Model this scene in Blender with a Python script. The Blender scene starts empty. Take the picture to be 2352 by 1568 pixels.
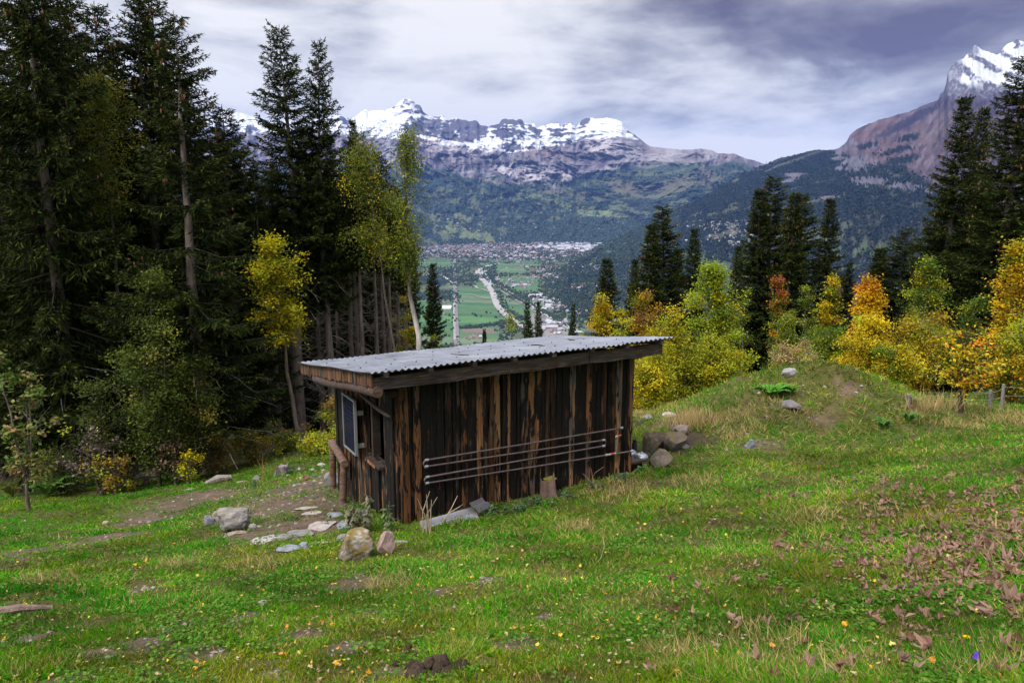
import bpy, bmesh, math, random
import numpy as np
from mathutils import Vector, Matrix
sc = bpy.context.scene
COL = sc.collection
rad = math.radians

# ------------------------------------------------------------------ camera
# picture plane units used below: 2352 x 1568
F, CX, CY, PITCH = 1829.3, 1176.0, 784.0, rad(10.5)
cd = bpy.data.cameras.new('camera')
cd.sensor_width = 36.0
cd.lens = 36.0 * F / 2352.0
cd.clip_start = 0.1
cd.clip_end = 60000
cam = bpy.data.objects.new('camera', cd)
COL.objects.link(cam)
cam.rotation_euler = (rad(90) - PITCH, 0, 0)
sc.camera = cam
sc.render.resolution_x, sc.render.resolution_y = 1024, 682
sc.view_settings.view_transform = 'Standard'
sc.view_settings.look = 'None'
sc.view_settings.exposure = 1.0
sc.view_settings.gamma = 1.0
sc.render.engine = 'CYCLES'
cy = sc.cycles
cy.max_bounces = 6
cy.diffuse_bounces = 3
cy.glossy_bounces = 2
cy.transmission_bounces = 2
cy.transparent_max_bounces = 4
cy.volume_bounces = 0
cy.use_denoising = True
cy.caustics_reflective = False
cy.caustics_refractive = False


class NT:
    """Small node helper: n(type, {props}, input=value or (node, output))."""
    def __init__(self, tree):
        self.t = tree
        self.nodes = tree.nodes
        self.nodes.clear()

    def n(self, kind, props=None, **ins):
        nd = self.nodes.new(kind)
        for k, v in (props or {}).items():
            setattr(nd, k, v)
        for k, v in ins.items():
            key = int(k[1:]) if k[0] == '_' and k[1:].isdigit() else k.replace('_', ' ')
            s = nd.inputs[key]
            if isinstance(v, tuple) and len(v) == 2 and hasattr(v[0], 'outputs'):
                self.t.links.new(v[0].outputs[v[1]], s)
            elif hasattr(v, 'outputs'):
                self.t.links.new(v.outputs[0], s)
            else:
                s.default_value = v
        return nd

    def math(self, op, a, b=0.0, clamp=False):
        return self.n('ShaderNodeMath', {'operation': op, 'use_clamp': clamp}, _0=a, _1=b)

    def ramp(self, fac, stops, interp='LINEAR'):
        nd = self.n('ShaderNodeValToRGB', None, Fac=fac)
        cr = nd.color_ramp
        cr.interpolation = interp
        while len(cr.elements) < len(stops):
            cr.elements.new(0.5)
        for e, (p, c) in zip(cr.elements, stops):
            e.position = p
            e.color = c if len(c) == 4 else (*c, 1)
        return nd

    def mix(self, fac, a, b, mode='MIX'):
        return self.n('ShaderNodeMix', {'data_type': 'RGBA', 'blend_type': mode}, _0=fac, _6=a, _7=b)


# ------------------------------------------------------------------ sky and sun
SUN_DIR = Vector((-0.42, -0.50, 0.76)).normalized()
wd = bpy.data.worlds.new('World')
sc.world = wd
wd.use_nodes = True
g = NT(wd.node_tree)
tc = g.n('ShaderNodeTexCoord')
sky = g.n('ShaderNodeTexSky', {'sky_type': 'NISHITA', 'sun_disc': False,
                               'sun_elevation': math.asin(SUN_DIR.z),
                               'sun_rotation': math.atan2(SUN_DIR.x, SUN_DIR.y)})
skyc = g.n('ShaderNodeVectorMath', {'operation': 'SCALE'}, _0=sky, Scale=0.10)
sep = g.n('ShaderNodeSeparateXYZ', None, Vector=(tc, 'Generated'))
zz = g.math('MAXIMUM', (sep, 'Z'), 0.0)
zo = g.math('ADD', g.math('ABSOLUTE', (sep, 'Z')), 0.24)
cu = g.math('DIVIDE', (sep, 'X'), zo)
cv = g.math('DIVIDE', (sep, 'Y'), zo)
cvec = (tc, 'Generated')
mp = g.n('ShaderNodeMapping', None, Vector=cvec, Rotation=(0, rad(7), 0), Scale=(2.3, 2.3, 6.4), Location=(3.1, 1.7, 0))
n1 = g.n('ShaderNodeTexNoise', None, Vector=mp, Scale=1.45, Detail=10.0, Roughness=0.56, Distortion=0.25)
mp2 = g.n('ShaderNodeMapping', None, Vector=cvec, Rotation=(0, rad(5), 0), Scale=(1.9, 1.9, 7.5), Location=(7.3, 0.4, 0))
n2 = g.n('ShaderNodeTexNoise', None, Vector=mp2, Scale=2.6, Detail=8.0, Roughness=0.55, Distortion=0.5)
nn = g.math('ADD', g.math('MULTIPLY', (n1, 'Fac'), 0.72), g.math('MULTIPLY', (n2, 'Fac'), 0.28))
# the cloud deck is thicker (darker) towards the right and higher up
sx = g.n('ShaderNodeMapRange', {'interpolation_type': 'SMOOTHSTEP'}, Value=(sep, 'X'), _1=-0.12, _2=0.42, _3=0.0, _4=1.0)
sz = g.n('ShaderNodeMapRange', {'interpolation_type': 'SMOOTHSTEP'}, Value=zz, _1=0.03, _2=0.36, _3=0.30, _4=1.0)
dark = g.math('MULTIPLY', sx, sz)
val = g.math('ADD', g.math('MULTIPLY', g.math('SUBTRACT', nn, 0.5), 3.6), 0.80)
low_ = g.n('ShaderNodeMapRange', {'interpolation_type': 'SMOOTHSTEP'}, Value=zz, _1=0.05, _2=0.17, _3=0.26, _4=0.0)
val = g.math('ADD', val, low_)
val = g.math('SUBTRACT', val, g.math('MULTIPLY', dark, 0.56), True)
ccol = g.ramp(val, [(0.0, (0.078, 0.070, 0.100)), (0.28, (0.148, 0.145, 0.172)), (0.52, (0.262, 0.268, 0.290)),
                    (0.75, (0.400, 0.403, 0.415)), (1.0, (0.505, 0.50, 0.495))])
# overcast: the deck overhead is brighter than the band near the horizon
zen = g.n('ShaderNodeMapRange', {'interpolation_type': 'SMOOTHSTEP'}, Value=zz, _1=0.40, _2=0.85, _3=1.0, _4=4.3)
ccol2 = g.n('ShaderNodeVectorMath', {'operation': 'SCALE'}, _0=ccol, Scale=zen)
gap = g.n('ShaderNodeMapRange', None, Value=(n2, 'Fac'), _1=0.60, _2=0.74, _3=1.0, _4=0.80)
allc = g.mix(gap, skyc, ccol2)
bg = g.n('ShaderNodeBackground', None, Color=(allc, 2), Strength=1.0)
g.n('ShaderNodeOutputWorld', None, Surface=bg)

sl = bpy.data.lights.new('sun', 'SUN')
sl.energy = 1.5
sl.angle = rad(12)
sl.color = (1.0, 0.95, 0.87)
so = bpy.data.objects.new('sun', sl)
COL.objects.link(so)
so.rotation_euler = SUN_DIR.to_track_quat('Z', 'Y').to_euler()

# ------------------------------------------------------------------ numeric helpers
def nrng(s):
    return np.random.default_rng(s)


def gnoise(x, y, seed=0):
    xi = np.floor(x).astype(np.int64)
    yi = np.floor(y).astype(np.int64)
    fx, fy = x - xi, y - yi
    u = fx * fx * fx * (fx * (fx * 6 - 15) + 10)
    v = fy * fy * fy * (fy * (fy * 6 - 15) + 10)

    def gr(ix, iy, dx, dy):
        h = (ix * 374761393 + iy * 668265263 + seed * 982451653) & 0xffffffff
        h = ((h ^ (h >> 13)) * 1274126177) & 0xffffffff
        h = h ^ (h >> 16)
        a = (h & 0xffff) / 65536.0 * 2 * np.pi
        return np.cos(a) * dx + np.sin(a) * dy
    a = gr(xi, yi, fx, fy)
    b = gr(xi + 1, yi, fx - 1, fy)
    c = gr(xi, yi + 1, fx, fy - 1)
    d = gr(xi + 1, yi + 1, fx - 1, fy - 1)
    return ((a * (1 - u) + b * u) * (1 - v) + (c * (1 - u) + d * u) * v) * 1.5


def fbm(x, y, oc=5, seed=0, gain=0.5, lac=2.03):
    s, a, t = 0, 1.0, 0
    for i in range(oc):
        s = s + a * gnoise(x, y, seed + i * 17)
        t += a
        a *= gain
        x, y = x * lac + 13.7, y * lac + 7.1
    return s / t * 1.4


def ridged(x, y, oc=5, seed=0, gain=0.5):
    s, a, t = 0, 1.0, 0
    for i in range(oc):
        s = s + a * (1 - np.abs(gnoise(x, y, seed + i * 31)) * 1.9)
        t += a
        a *= gain
        x, y = x * 2.07 + 3.1, y * 2.07 + 9.7
    return s / t


def smooth(a, b, x):
    t = np.clip((x - a) / (b - a), 0, 1)
    return t * t * (3 - 2 * t)


def lerpc(c, col, m):
    return c * (1 - m[..., None]) + np.asarray(col) * m[..., None]


CP, SP = math.cos(PITCH), math.sin(PITCH)


def ray(px, py):
    """direction with unit forward (world y) component"""
    px, py = np.asarray(px, float), np.asarray(py, float)
    x, u = (px - CX) / F, -(py - CY) / F
    y = CP + SP * u
    return np.stack([x / y, np.ones_like(x), (-SP + CP * u) / y], -1)


def at(px, py, d):
    return ray(px, py) * np.asarray(d, float)[..., None]


def project(p):
    p = np.asarray(p, float)
    fw = p[..., 1] * CP - p[..., 2] * SP
    up = p[..., 1] * SP + p[..., 2] * CP
    return np.stack([CX + F * p[..., 0] / fw, CY - F * up / fw], -1)


# ------------------------------------------------------------------ ground height
_gc = [(0, 1568, 3.7), (600, 1568, 3.6), (1176, 1568, 3.45), (1800, 1568, 3.15), (2352, 1568, 2.85),
       (0, 1400, 5.6), (600, 1400, 5.25), (1176, 1400, 4.9), (1800, 1400, 4.35), (2352, 1400, 3.85),
       (0, 1270, 8.8), (500, 1265, 8.0), (800, 1290, 7.1), (924, 1209, 8.7), (1250, 1145, 9.55), (1447, 1092, 10.5),
       (1250, 1250, 6.9), (1700, 1250, 6.3), (2352, 1250, 5.0), (1700, 1110, 9.3), (2000, 1110, 8.1), (2352, 1100, 7.1),
       (1545, 1062, 11.3), (2352, 1010, 10.0), (2100, 1030, 10.4), (2352, 960, 13.5), (2290, 942, 16.0), (2150, 958, 13.6),
       (1850, 852, 14.3), (1930, 850, 14.4), (2050, 890, 14.3), (1770, 1030, 11.4), (1950, 1010, 12.0), (1880, 930, 12.75), (1590, 970, 13.2),
       (1480, 965, 14.8), (1500, 945, 17.5), (100, 1130, 18.5), (300, 1110, 18.5), (480, 1084, 18.5), (640, 1072, 17.5),
       (750, 1056, 16.0), (750, 1012, 21), (600, 1012, 25), (700, 1004, 27), (0, 1190, 12.5), (300, 1195, 12.0), (550, 1215, 9.4),
       (650, 1135, 12.0), (765, 1122, 11.2), (786, 1157, 9.95), (850, 1000, 22)]
_px = np.array(_gc, float)
_P = at(_px[:, 0], _px[:, 1], _px[:, 2])
_X = [(0, 0, -1.62), (-4, 0, -2.0), (4, 0, -1.2), (0, -6, -0.4), (6, 25, -6.6), (14, 22, -5.6), (20, 22, -5.4), (18, 32, -8.2), (30, 32, -7.2), (0, 27, -9.0),
      (-12, 30, -9.6), (-24, 30, -10.5), (0, 40, -14.5), (20, 45, -12.5), (-20, 42, -13.5), (0, 60, -24), (35, 60, -19), (-35, 60, -21), (-30, 12, -7.2), (30, 12, -1.8)]
_P = np.vstack([_P, np.array(_X, float)])


def _tps(r2):
    return np.where(r2 > 1e-9, 0.5 * r2 * np.log(np.maximum(r2, 1e-9)), 0)


_n = len(_P)
_K = _tps(((_P[:, None, :2] - _P[None, :, :2]) ** 2).sum(-1)) + np.eye(_n) * 0.25
_Q = np.c_[np.ones(_n), _P[:, :2]]
_W = np.linalg.solve(np.block([[_K, _Q], [_Q.T, np.zeros((3, 3))]]), np.r_[_P[:, 2], 0, 0, 0])


def _rbf(x, y):
    out = _W[_n] + _W[_n + 1] * x + _W[_n + 2] * y
    for i in range(_n):
        out = out + _W[i] * _tps((x - _P[i, 0]) ** 2 + (y - _P[i, 1]) ** 2)
    return out


_GX0, _GX1, _GY0, _GY1, _GS = -36.0, 42.0, -4.0, 62.0, 0.2
_gx = np.arange(_GX0, _GX1 + _GS, _GS)
_gy = np.arange(_GY0, _GY1 + _GS, _GS)
_GXX, _GYY = np.meshgrid(_gx, _gy)
_GZ = _rbf(_GXX, _GYY)
_rf = smooth(2.0, 8.0, np.hypot(_GXX, _GYY))
_mm = np.exp(-((_GXX - 5.2) / 2.5) ** 2 - ((_GYY - 13.3) / 1.7) ** 2)
_GZ = _GZ + _mm * (0.10 + 0.36 * fbm(_GXX * 1.1, _GYY * 1.1, 3, 15) + 0.14 * fbm(_GXX * 3.2, _GYY * 3.2, 3, 16))
_GZ = _GZ + _rf * (0.10 * fbm(_GXX * 0.55, _GYY * 0.55, 4, 5) + 0.03 * fbm(_GXX * 2.2, _GYY * 2.2, 2, 8))


def gz(x, y):
    x, y = np.asarray(x, float), np.asarray(y, float)
    xc, yc = np.clip(x, _GX0, _GX1 - 1e-6), np.clip(y, _GY0, _GY1 - 1e-6)
    fx, fy = (xc - _GX0) / _GS, (yc - _GY0) / _GS
    ix, iy = np.clip(fx.astype(int), 0, len(_gx) - 2), np.clip(fy.astype(int), 0, len(_gy) - 2)
    tx, ty = fx - ix, fy - iy
    z = (_GZ[iy, ix] * (1 - tx) + _GZ[iy, ix + 1] * tx) * (1 - ty) + (_GZ[iy + 1, ix] * (1 - tx) + _GZ[iy + 1, ix + 1] * tx) * ty
    far = np.maximum(y - _GY1, 0)
    side = np.maximum(np.abs(x - xc), 0)
    return np.maximum(z - far * 0.5 - side * 0.22, -566.0)


def hit(px, py, d0=2.0, d1=60.0):
    """ground point seen at a place of the picture"""
    r = ray(px, py)
    d = np.arange(d0, d1, 0.03)
    p = r[None] * d[:, None]
    below = p[:, 2] <= gz(p[:, 0], p[:, 1])
    i = int(np.argmax(below)) if below.any() else len(d) - 1
    q = p[i].copy()
    q[2] = gz(q[0], q[1])
    return q


# ------------------------------------------------------------------ object helpers
class MB:
    def __init__(self):
        self.v, self.f, self.c, self.m, self.n = [], [], [], [], 0

    def add(self, v, f, col=(1, 1, 1), mi=0):
        v = np.asarray(v, float).reshape(-1, 3)
        f = np.asarray(f, np.int64)
        c = np.asarray(col, float)
        if c.ndim == 1:
            c = np.broadcast_to(c[:3], (len(v), 3))
        self.v.append(v)
        self.c.append(c)
        self.f.append(f + self.n)
        self.m.append(np.full(len(f), mi))
        self.n += len(v)

    def mesh(self, name, mats, smooth_=False):
        me = bpy.data.meshes.new(name)
        v = np.concatenate(self.v)
        me.vertices.add(len(v))
        me.vertices.foreach_set('co', v.astype(np.float32).ravel())
        sizes = np.concatenate([np.full(len(f), f.shape[1]) for f in self.f])
        loops = np.concatenate([f.ravel() for f in self.f])
        me.loops.add(len(loops))
        me.loops.foreach_set('vertex_index', loops.astype(np.int32))
        me.polygons.add(len(sizes))
        me.polygons.foreach_set('loop_start', np.r_[0, np.cumsum(sizes)[:-1]].astype(np.int32))
        me.polygons.foreach_set('loop_total', sizes.astype(np.int32))
        me.polygons.foreach_set('material_index', np.concatenate(self.m).astype(np.int32))
        me.polygons.foreach_set('use_smooth', np.full(len(sizes), bool(smooth_)))
        ca = me.color_attributes.new('Col', 'FLOAT_COLOR', 'POINT')
        cc = np.c_[np.concatenate(self.c), np.ones(len(v))]
        ca.data.foreach_set('color', cc.astype(np.float32).ravel())
        for m in (mats if isinstance(mats, (list, tuple)) else [mats]):
            me.materials.append(m)
        me.update(calc_edges=True)
        return me

    def obj(self, name, mats, parent=None, smooth_=False):
        return link(name, self.mesh(name, mats, smooth_), parent)


def link(name, data, parent=None):
    o = bpy.data.objects.new(name, data)
    COL.objects.link(o)
    if parent is not None:
        o.parent = parent
    return o


def tag(o, label=None, cat=None, group=None, kind=None):
    if label:
        o['label'] = label
    if cat:
        o['category'] = cat
    if group:
        o['group'] = group
    if kind:
        o['kind'] = kind
    return o


def thing(name, label, cat, loc=(0, 0, 0), rz=0.0, group=None):
    o = bpy.data.objects.new(name, None)
    o.empty_display_size = 0.2
    COL.objects.link(o)
    o.location = loc
    o.rotation_euler = (0, 0, rz)
    return tag(o, label, cat, group)


def copy_tree(o, parent=None):
    c = o.copy()
    COL.objects.link(c)
    if parent is not None:
        c.parent = parent
    for ch in o.children:
        copy_tree(ch, c)
    return c


def unit(a):
    a = np.asarray(a, float)
    return a / np.maximum(np.linalg.norm(a, axis=-1, keepdims=True), 1e-9)


def box(mb, lo, hi, col=(1, 1, 1), mi=0, M=None):
    (a, b, c), (d, e, f) = lo, hi
    v = np.array([(a, b, c), (d, b, c), (d, e, c), (a, e, c), (a, b, f), (d, b, f), (d, e, f), (a, e, f)], float)
    if M is not None:
        v = v @ np.asarray(M)[:3, :3].T + np.asarray(M)[:3, 3]
    mb.add(v, [(0, 3, 2, 1), (4, 5, 6, 7), (0, 1, 5, 4), (1, 2, 6, 5), (2, 3, 7, 6), (3, 0, 4, 7)], col, mi)


def tube(mb, pts, r, n=8, col=(1, 1, 1), mi=0, cap=True):
    pts = np.asarray(pts, float)
    k = len(pts)
    r = np.broadcast_to(np.asarray(r, float), (k,))
    t = np.gradient(pts, axis=0)
    t = unit(t)
    ref = np.array([0, 0, 1.0]) if abs(t[:, 2]).mean() < 0.8 else np.array([1.0, 0, 0])
    s = unit(np.cross(t, ref))
    w = np.cross(s, t)
    a = np.arange(n) / n * 2 * np.pi
    ring = pts[:, None] + r[:, None, None] * (s[:, None] * np.cos(a)[None, :, None] + w[:, None] * np.sin(a)[None, :, None])
    i, j = np.meshgrid(np.arange(k - 1), np.arange(n), indexing='ij')
    q = np.stack([i * n + j, i * n + (j + 1) % n, (i + 1) * n + (j + 1) % n, (i + 1) * n + j], -1).reshape(-1, 4)
    c = np.asarray(col, float)
    if c.ndim == 2:
        c = np.repeat(c, n, axis=0)
    mb.add(ring.reshape(-1, 3), q, c, mi)
    if cap:
        base = ring.reshape(-1, 3)
        c0 = c[:n] if c.ndim == 2 else c
        mb.add(base[:n], np.arange(n)[None, ::-1], c0, mi)
        mb.add(base[-n:], np.arange(n)[None], c[-n:] if c.ndim == 2 else c, mi)


def leaves(mb, C, A, S, L, W, col, curl=0.0, mi=0):
    """rhombic leaf blades: C base, A axis, S side (unit), length L, width W"""
    N = len(C)
    L = np.broadcast_to(L, (N,))[:, None]
    W = np.broadcast_to(W, (N,))[:, None]
    nrm = np.cross(A, S)
    v = np.stack([C, C + A * L * 0.45 + S * W * 0.5 + nrm * W * curl, C + A * L, C + A * L * 0.45 - S * W * 0.5 + nrm * W * curl], 1)
    f = np.arange(N * 4).reshape(N, 4)
    mb.add(v.reshape(-1, 3), f, np.repeat(np.broadcast_to(col, (N, 3)), 4, axis=0), mi)


def rand_unit(r, n):
    return unit(r.normal(size=(n, 3)))


def perp(r, A):
    return unit(np.cross(A, rand_unit(r, len(A))))


# ------------------------------------------------------------------ materials
def new_mat(name):
    m = bpy.data.materials.new(name)
    m.use_nodes = True
    return m, NT(m.node_tree)


def mat_leaf(name, rough=0.6, trans=0.35, spec=0.25):
    m, g = new_mat(name)
    a = g.n('ShaderNodeAttribute', {'attribute_name': 'Col'})
    p = g.n('ShaderNodeBsdfPrincipled', None, Base_Color=(a, 'Color'), Roughness=rough)
    p.inputs['Specular IOR Level'].default_value = spec
    if trans > 0:
        t = g.n('ShaderNodeBsdfTranslucent', None, Color=(a, 'Color'))
        p = g.n('ShaderNodeMixShader', None, Fac=trans, _1=p, _2=t)
    g.n('ShaderNodeOutputMaterial', None, Surface=p)
    return m


def mat_noise(name, scale=6.0, contrast=0.6, rough=0.9, bump=0.3, bscale=25.0, stretch=(1, 1, 1), spec=0.2, metal=0.0, bdist=0.02):
    """base colour from the attribute, broken up by noise"""
    m, g = new_mat(name)
    a = g.n('ShaderNodeAttribute', {'attribute_name': 'Col'})
    tc = g.n('ShaderNodeTexCoord')
    mp = g.n('ShaderNodeMapping', None, Vector=(tc, 'Object'), Scale=stretch)
    n = g.n('ShaderNodeTexNoise', None, Vector=mp, Scale=scale, Detail=8.0, Roughness=0.65)
    f = g.n('ShaderNodeMapRange', None, Value=(n, 'Fac'), _1=0.25, _2=0.75, _3=1 - contrast, _4=1 + contrast)
    c = g.n('ShaderNodeVectorMath', {'operation': 'SCALE'}, _0=(a, 'Color'), Scale=f)
    n2 = g.n('ShaderNodeTexNoise', None, Vector=mp, Scale=bscale, Detail=6.0, Roughness=0.7)
    b = g.n('ShaderNodeBump', None, Strength=bump, Distance=bdist, Height=(n2, 'Fac'))
    p = g.n('ShaderNodeBsdfPrincipled', None, Base_Color=c, Roughness=rough, Normal=b, Metallic=metal)
    p.inputs['Specular IOR Level'].default_value = spec
    g.n('ShaderNodeOutputMaterial', None, Surface=p)
    return m


M_LEAF = mat_leaf('leaf', 0.6, 0.35, 0.12)
M_NEEDLE = mat_leaf('needle', 0.7, 0.15, 0.08)
M_GRASS = mat_leaf('grass', 0.7, 0.30, 0.06)
M_DRYLEAF = mat_leaf('dry_leaf', 0.6, 0.12, 0.3)
M_BARK = mat_noise('bark', 3.0, 0.55, 0.95, 0.9, 14.0, (4, 4, 0.8), bdist=0.03)
M_ROCK = mat_noise('rock', 9.0, 0.40, 0.85, 0.7, 30.0, bdist=0.02)
M_SOIL = mat_noise('ground_soil', 5.0, 0.45, 1.0, 0.9, 30.0, bdist=0.03)
M_PLAIN = mat_noise('plain', 8.0, 0.15, 0.6, 0.1, 40.0)
M_STEEL = mat_noise('dull_steel', 8.0, 0.25, 0.38, 0.05, 40.0, spec=0.5, metal=0.7)
M_LANDFAR = mat_noise('far_land', 0.012, 0.22, 1.0, 0.0, 0.03, spec=0.0)
M_TERRAIN = mat_noise('mountain_rock', 0.004, 0.25, 1.0, 0.8, 0.02, spec=0.0, bdist=25.0)

# ================================================================== hillside
def axis(lo, hi, c0, c1, step, grow=1.18):
    a = list(np.arange(c0, c1 + 1e-6, step))
    s = step
    while a[-1] < hi:
        s *= grow
        a.append(a[-1] + s)
    s = step
    while a[0] > lo:
        s *= grow
        a.insert(0, a[0] - s)
    return np.array(a)


def grid_faces(ny, nx):
    i, j = np.meshgrid(np.arange(ny - 1), np.arange(nx - 1), indexing='ij')
    return np.stack([i * nx + j, i * nx + j + 1, (i + 1) * nx + j + 1, (i + 1) * nx + j], -1).reshape(-1, 4)


# bare soil and dry patches: picture place and size -> ellipses on the ground
_soil = [(440, 1152, 85, 18), (700, 1120, 90, 26), (640, 1160, 90, 20), (735, 1165, 55, 22), (560, 1190, 60, 10), (110, 1262, 55, 10), (310, 1200, 55, 12), (250, 1232, 60, 8),
         (815, 1342, 55, 20), (330, 1478, 60, 20), (560, 1418, 26, 16), (800, 1490, 50, 18), (470, 1500, 70, 20), (900, 1545, 60, 16), (1190, 1478, 70, 18), (1115, 1332, 22, 7),
         (1025, 1402, 30, 9), (150, 1560, 70, 18), (700, 1460, 40, 12), (620, 1555, 40, 12), (330, 1352, 26, 6), (1100, 1520, 45, 10), (1880, 965, 34, 12), (1950, 905, 40, 11),
         (1750, 1020, 50, 8), (230, 1500, 60, 16), (60, 1470, 40, 12), (660, 1215, 110, 26), (850, 1410, 30, 10), (1010, 1360, 24, 8), (1250, 1420, 24, 8), (400, 1440, 34, 9)]
_dry = [(1420, 1135, 75, 26), (1850, 1193, 70, 20), (1745, 1470, 110, 40), (1880, 1530, 140, 30), (1610, 940, 40, 40), (2150, 962, 60, 22), (2285, 955, 70, 14), (1690, 960, 50, 14),
        (600, 1300, 60, 10), (900, 1345, 50, 10), (120, 1335, 60, 10), (1320, 1215, 40, 12), (1600, 1110, 60, 16), (2250, 1550, 80, 20), (1560, 1500, 70, 20), (1800, 930, 60, 12),
        (1990, 870, 50, 20), (1700, 1000, 60, 14), (420, 1300, 40, 8), (1480, 960, 30, 10)]


def patches(lst):
    out = []
    for (px, py, w, h) in lst:
        c = hit(px, py)
        l_, r_ = hit(px - w, py), hit(px + w, py)
        u, d = hit(px, py - h), hit(px, py + h)
        out.append((c[0], c[1], max(abs(r_[0] - l_[0]) / 2 * 1.1, .05), max(abs(u[1] - d[1]) / 2 * 1.1, .05)))
    return out


SOIL, DRY = patches(_soil), patches(_dry)


def mask(lst, x, y, seed):
    m = np.zeros_like(x)
    wob = 0.45 * fbm(x * 2.4, y * 2.4, 4, seed) + 0.55 * fbm(x * 9, y * 9, 3, seed + 3)
    for (cx_, cy_, rx, ry) in lst:
        q = np.sqrt(((x - cx_) / rx) ** 2 + ((y - cy_) / ry) ** 2)
        m = np.maximum(m, 1 - smooth(0.55, 1.25, q + wob))
    return m


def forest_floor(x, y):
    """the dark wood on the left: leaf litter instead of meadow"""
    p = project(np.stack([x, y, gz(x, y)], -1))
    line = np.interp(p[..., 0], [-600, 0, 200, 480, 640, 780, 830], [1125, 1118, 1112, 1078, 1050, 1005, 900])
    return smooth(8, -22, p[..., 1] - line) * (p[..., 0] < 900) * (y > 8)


gx = axis(-1600, 1600, -13, 15, 0.11)
gy = axis(-60, 2700, 1.5, 19, 0.11)
X, Y = np.meshgrid(gx, gy)
Z = gz(X, Y)
soilm = mask(SOIL, X, Y, 3)
ffm = forest_floor(X, Y)
nz = fbm(X * 1.2, Y * 1.2, 5, 21)
gcol = np.zeros(X.shape + (3,)) + np.array([0.05, 0.085, 0.008])
gcol = lerpc(gcol, (0.075, 0.075, 0.016), smooth(0.0, 0.5, nz))
gcol = lerpc(gcol, (0.115, 0.080, 0.060), soilm)
med_ = fbm(X * 1.7, Y * 1.7, 4, 41)
gcol = lerpc(gcol, (0.085, 0.062, 0.030), smooth(0.1, .45, -med_ + .5 * fbm(X * 6.5, Y * 6.5, 3, 42)) * .8)
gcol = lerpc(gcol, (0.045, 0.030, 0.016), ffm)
MOUND = hit(1860, 935)
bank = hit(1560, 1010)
gcol = lerpc(gcol, (0.105, 0.075, 0.035), np.exp(-(((X - MOUND[0]) / 2.6) ** 2 + ((Y - MOUND[1]) / 1.9) ** 2)) * .5)
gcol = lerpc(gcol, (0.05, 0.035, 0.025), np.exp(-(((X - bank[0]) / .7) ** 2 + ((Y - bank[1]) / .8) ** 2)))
mb = MB()
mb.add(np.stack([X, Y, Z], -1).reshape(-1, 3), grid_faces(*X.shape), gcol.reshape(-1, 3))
tag(mb.obj('ground', M_SOIL, None, True), 'grassy alpine hillside falling away from the viewer', None, None, 'structure')

# hut placement (used by the grass too)
HUT = np.array([-1.53, 8.30, -1.885])     # near left corner of the roof
HTH = rad(29.07)
HB = -3.86                                # floor level of the hut
hc, hs = math.cos(HTH), math.sin(HTH)


def to_hut(p):
    d = np.asarray(p, float) - np.array([HUT[0], HUT[1], HB])
    return np.stack([d[..., 0] * hc + d[..., 1] * hs, -d[..., 0] * hs + d[..., 1] * hc, d[..., 2]], -1)


def from_hut(p):
    p = np.asarray(p, float)
    return np.stack([HUT[0] + p[..., 0] * hc - p[..., 1] * hs, HUT[1] + p[..., 0] * hs + p[..., 1] * hc, HB + p[..., 2]], -1)


def hut_hit(px, py, ax, val):
    """point (hut coordinates) where the sight line meets the plane  axis ax = val"""
    o = to_hut(np.zeros(3))
    d = to_hut(ray(px, py)) - o
    return o + d * (val - o[ax]) / d[ax]


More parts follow.
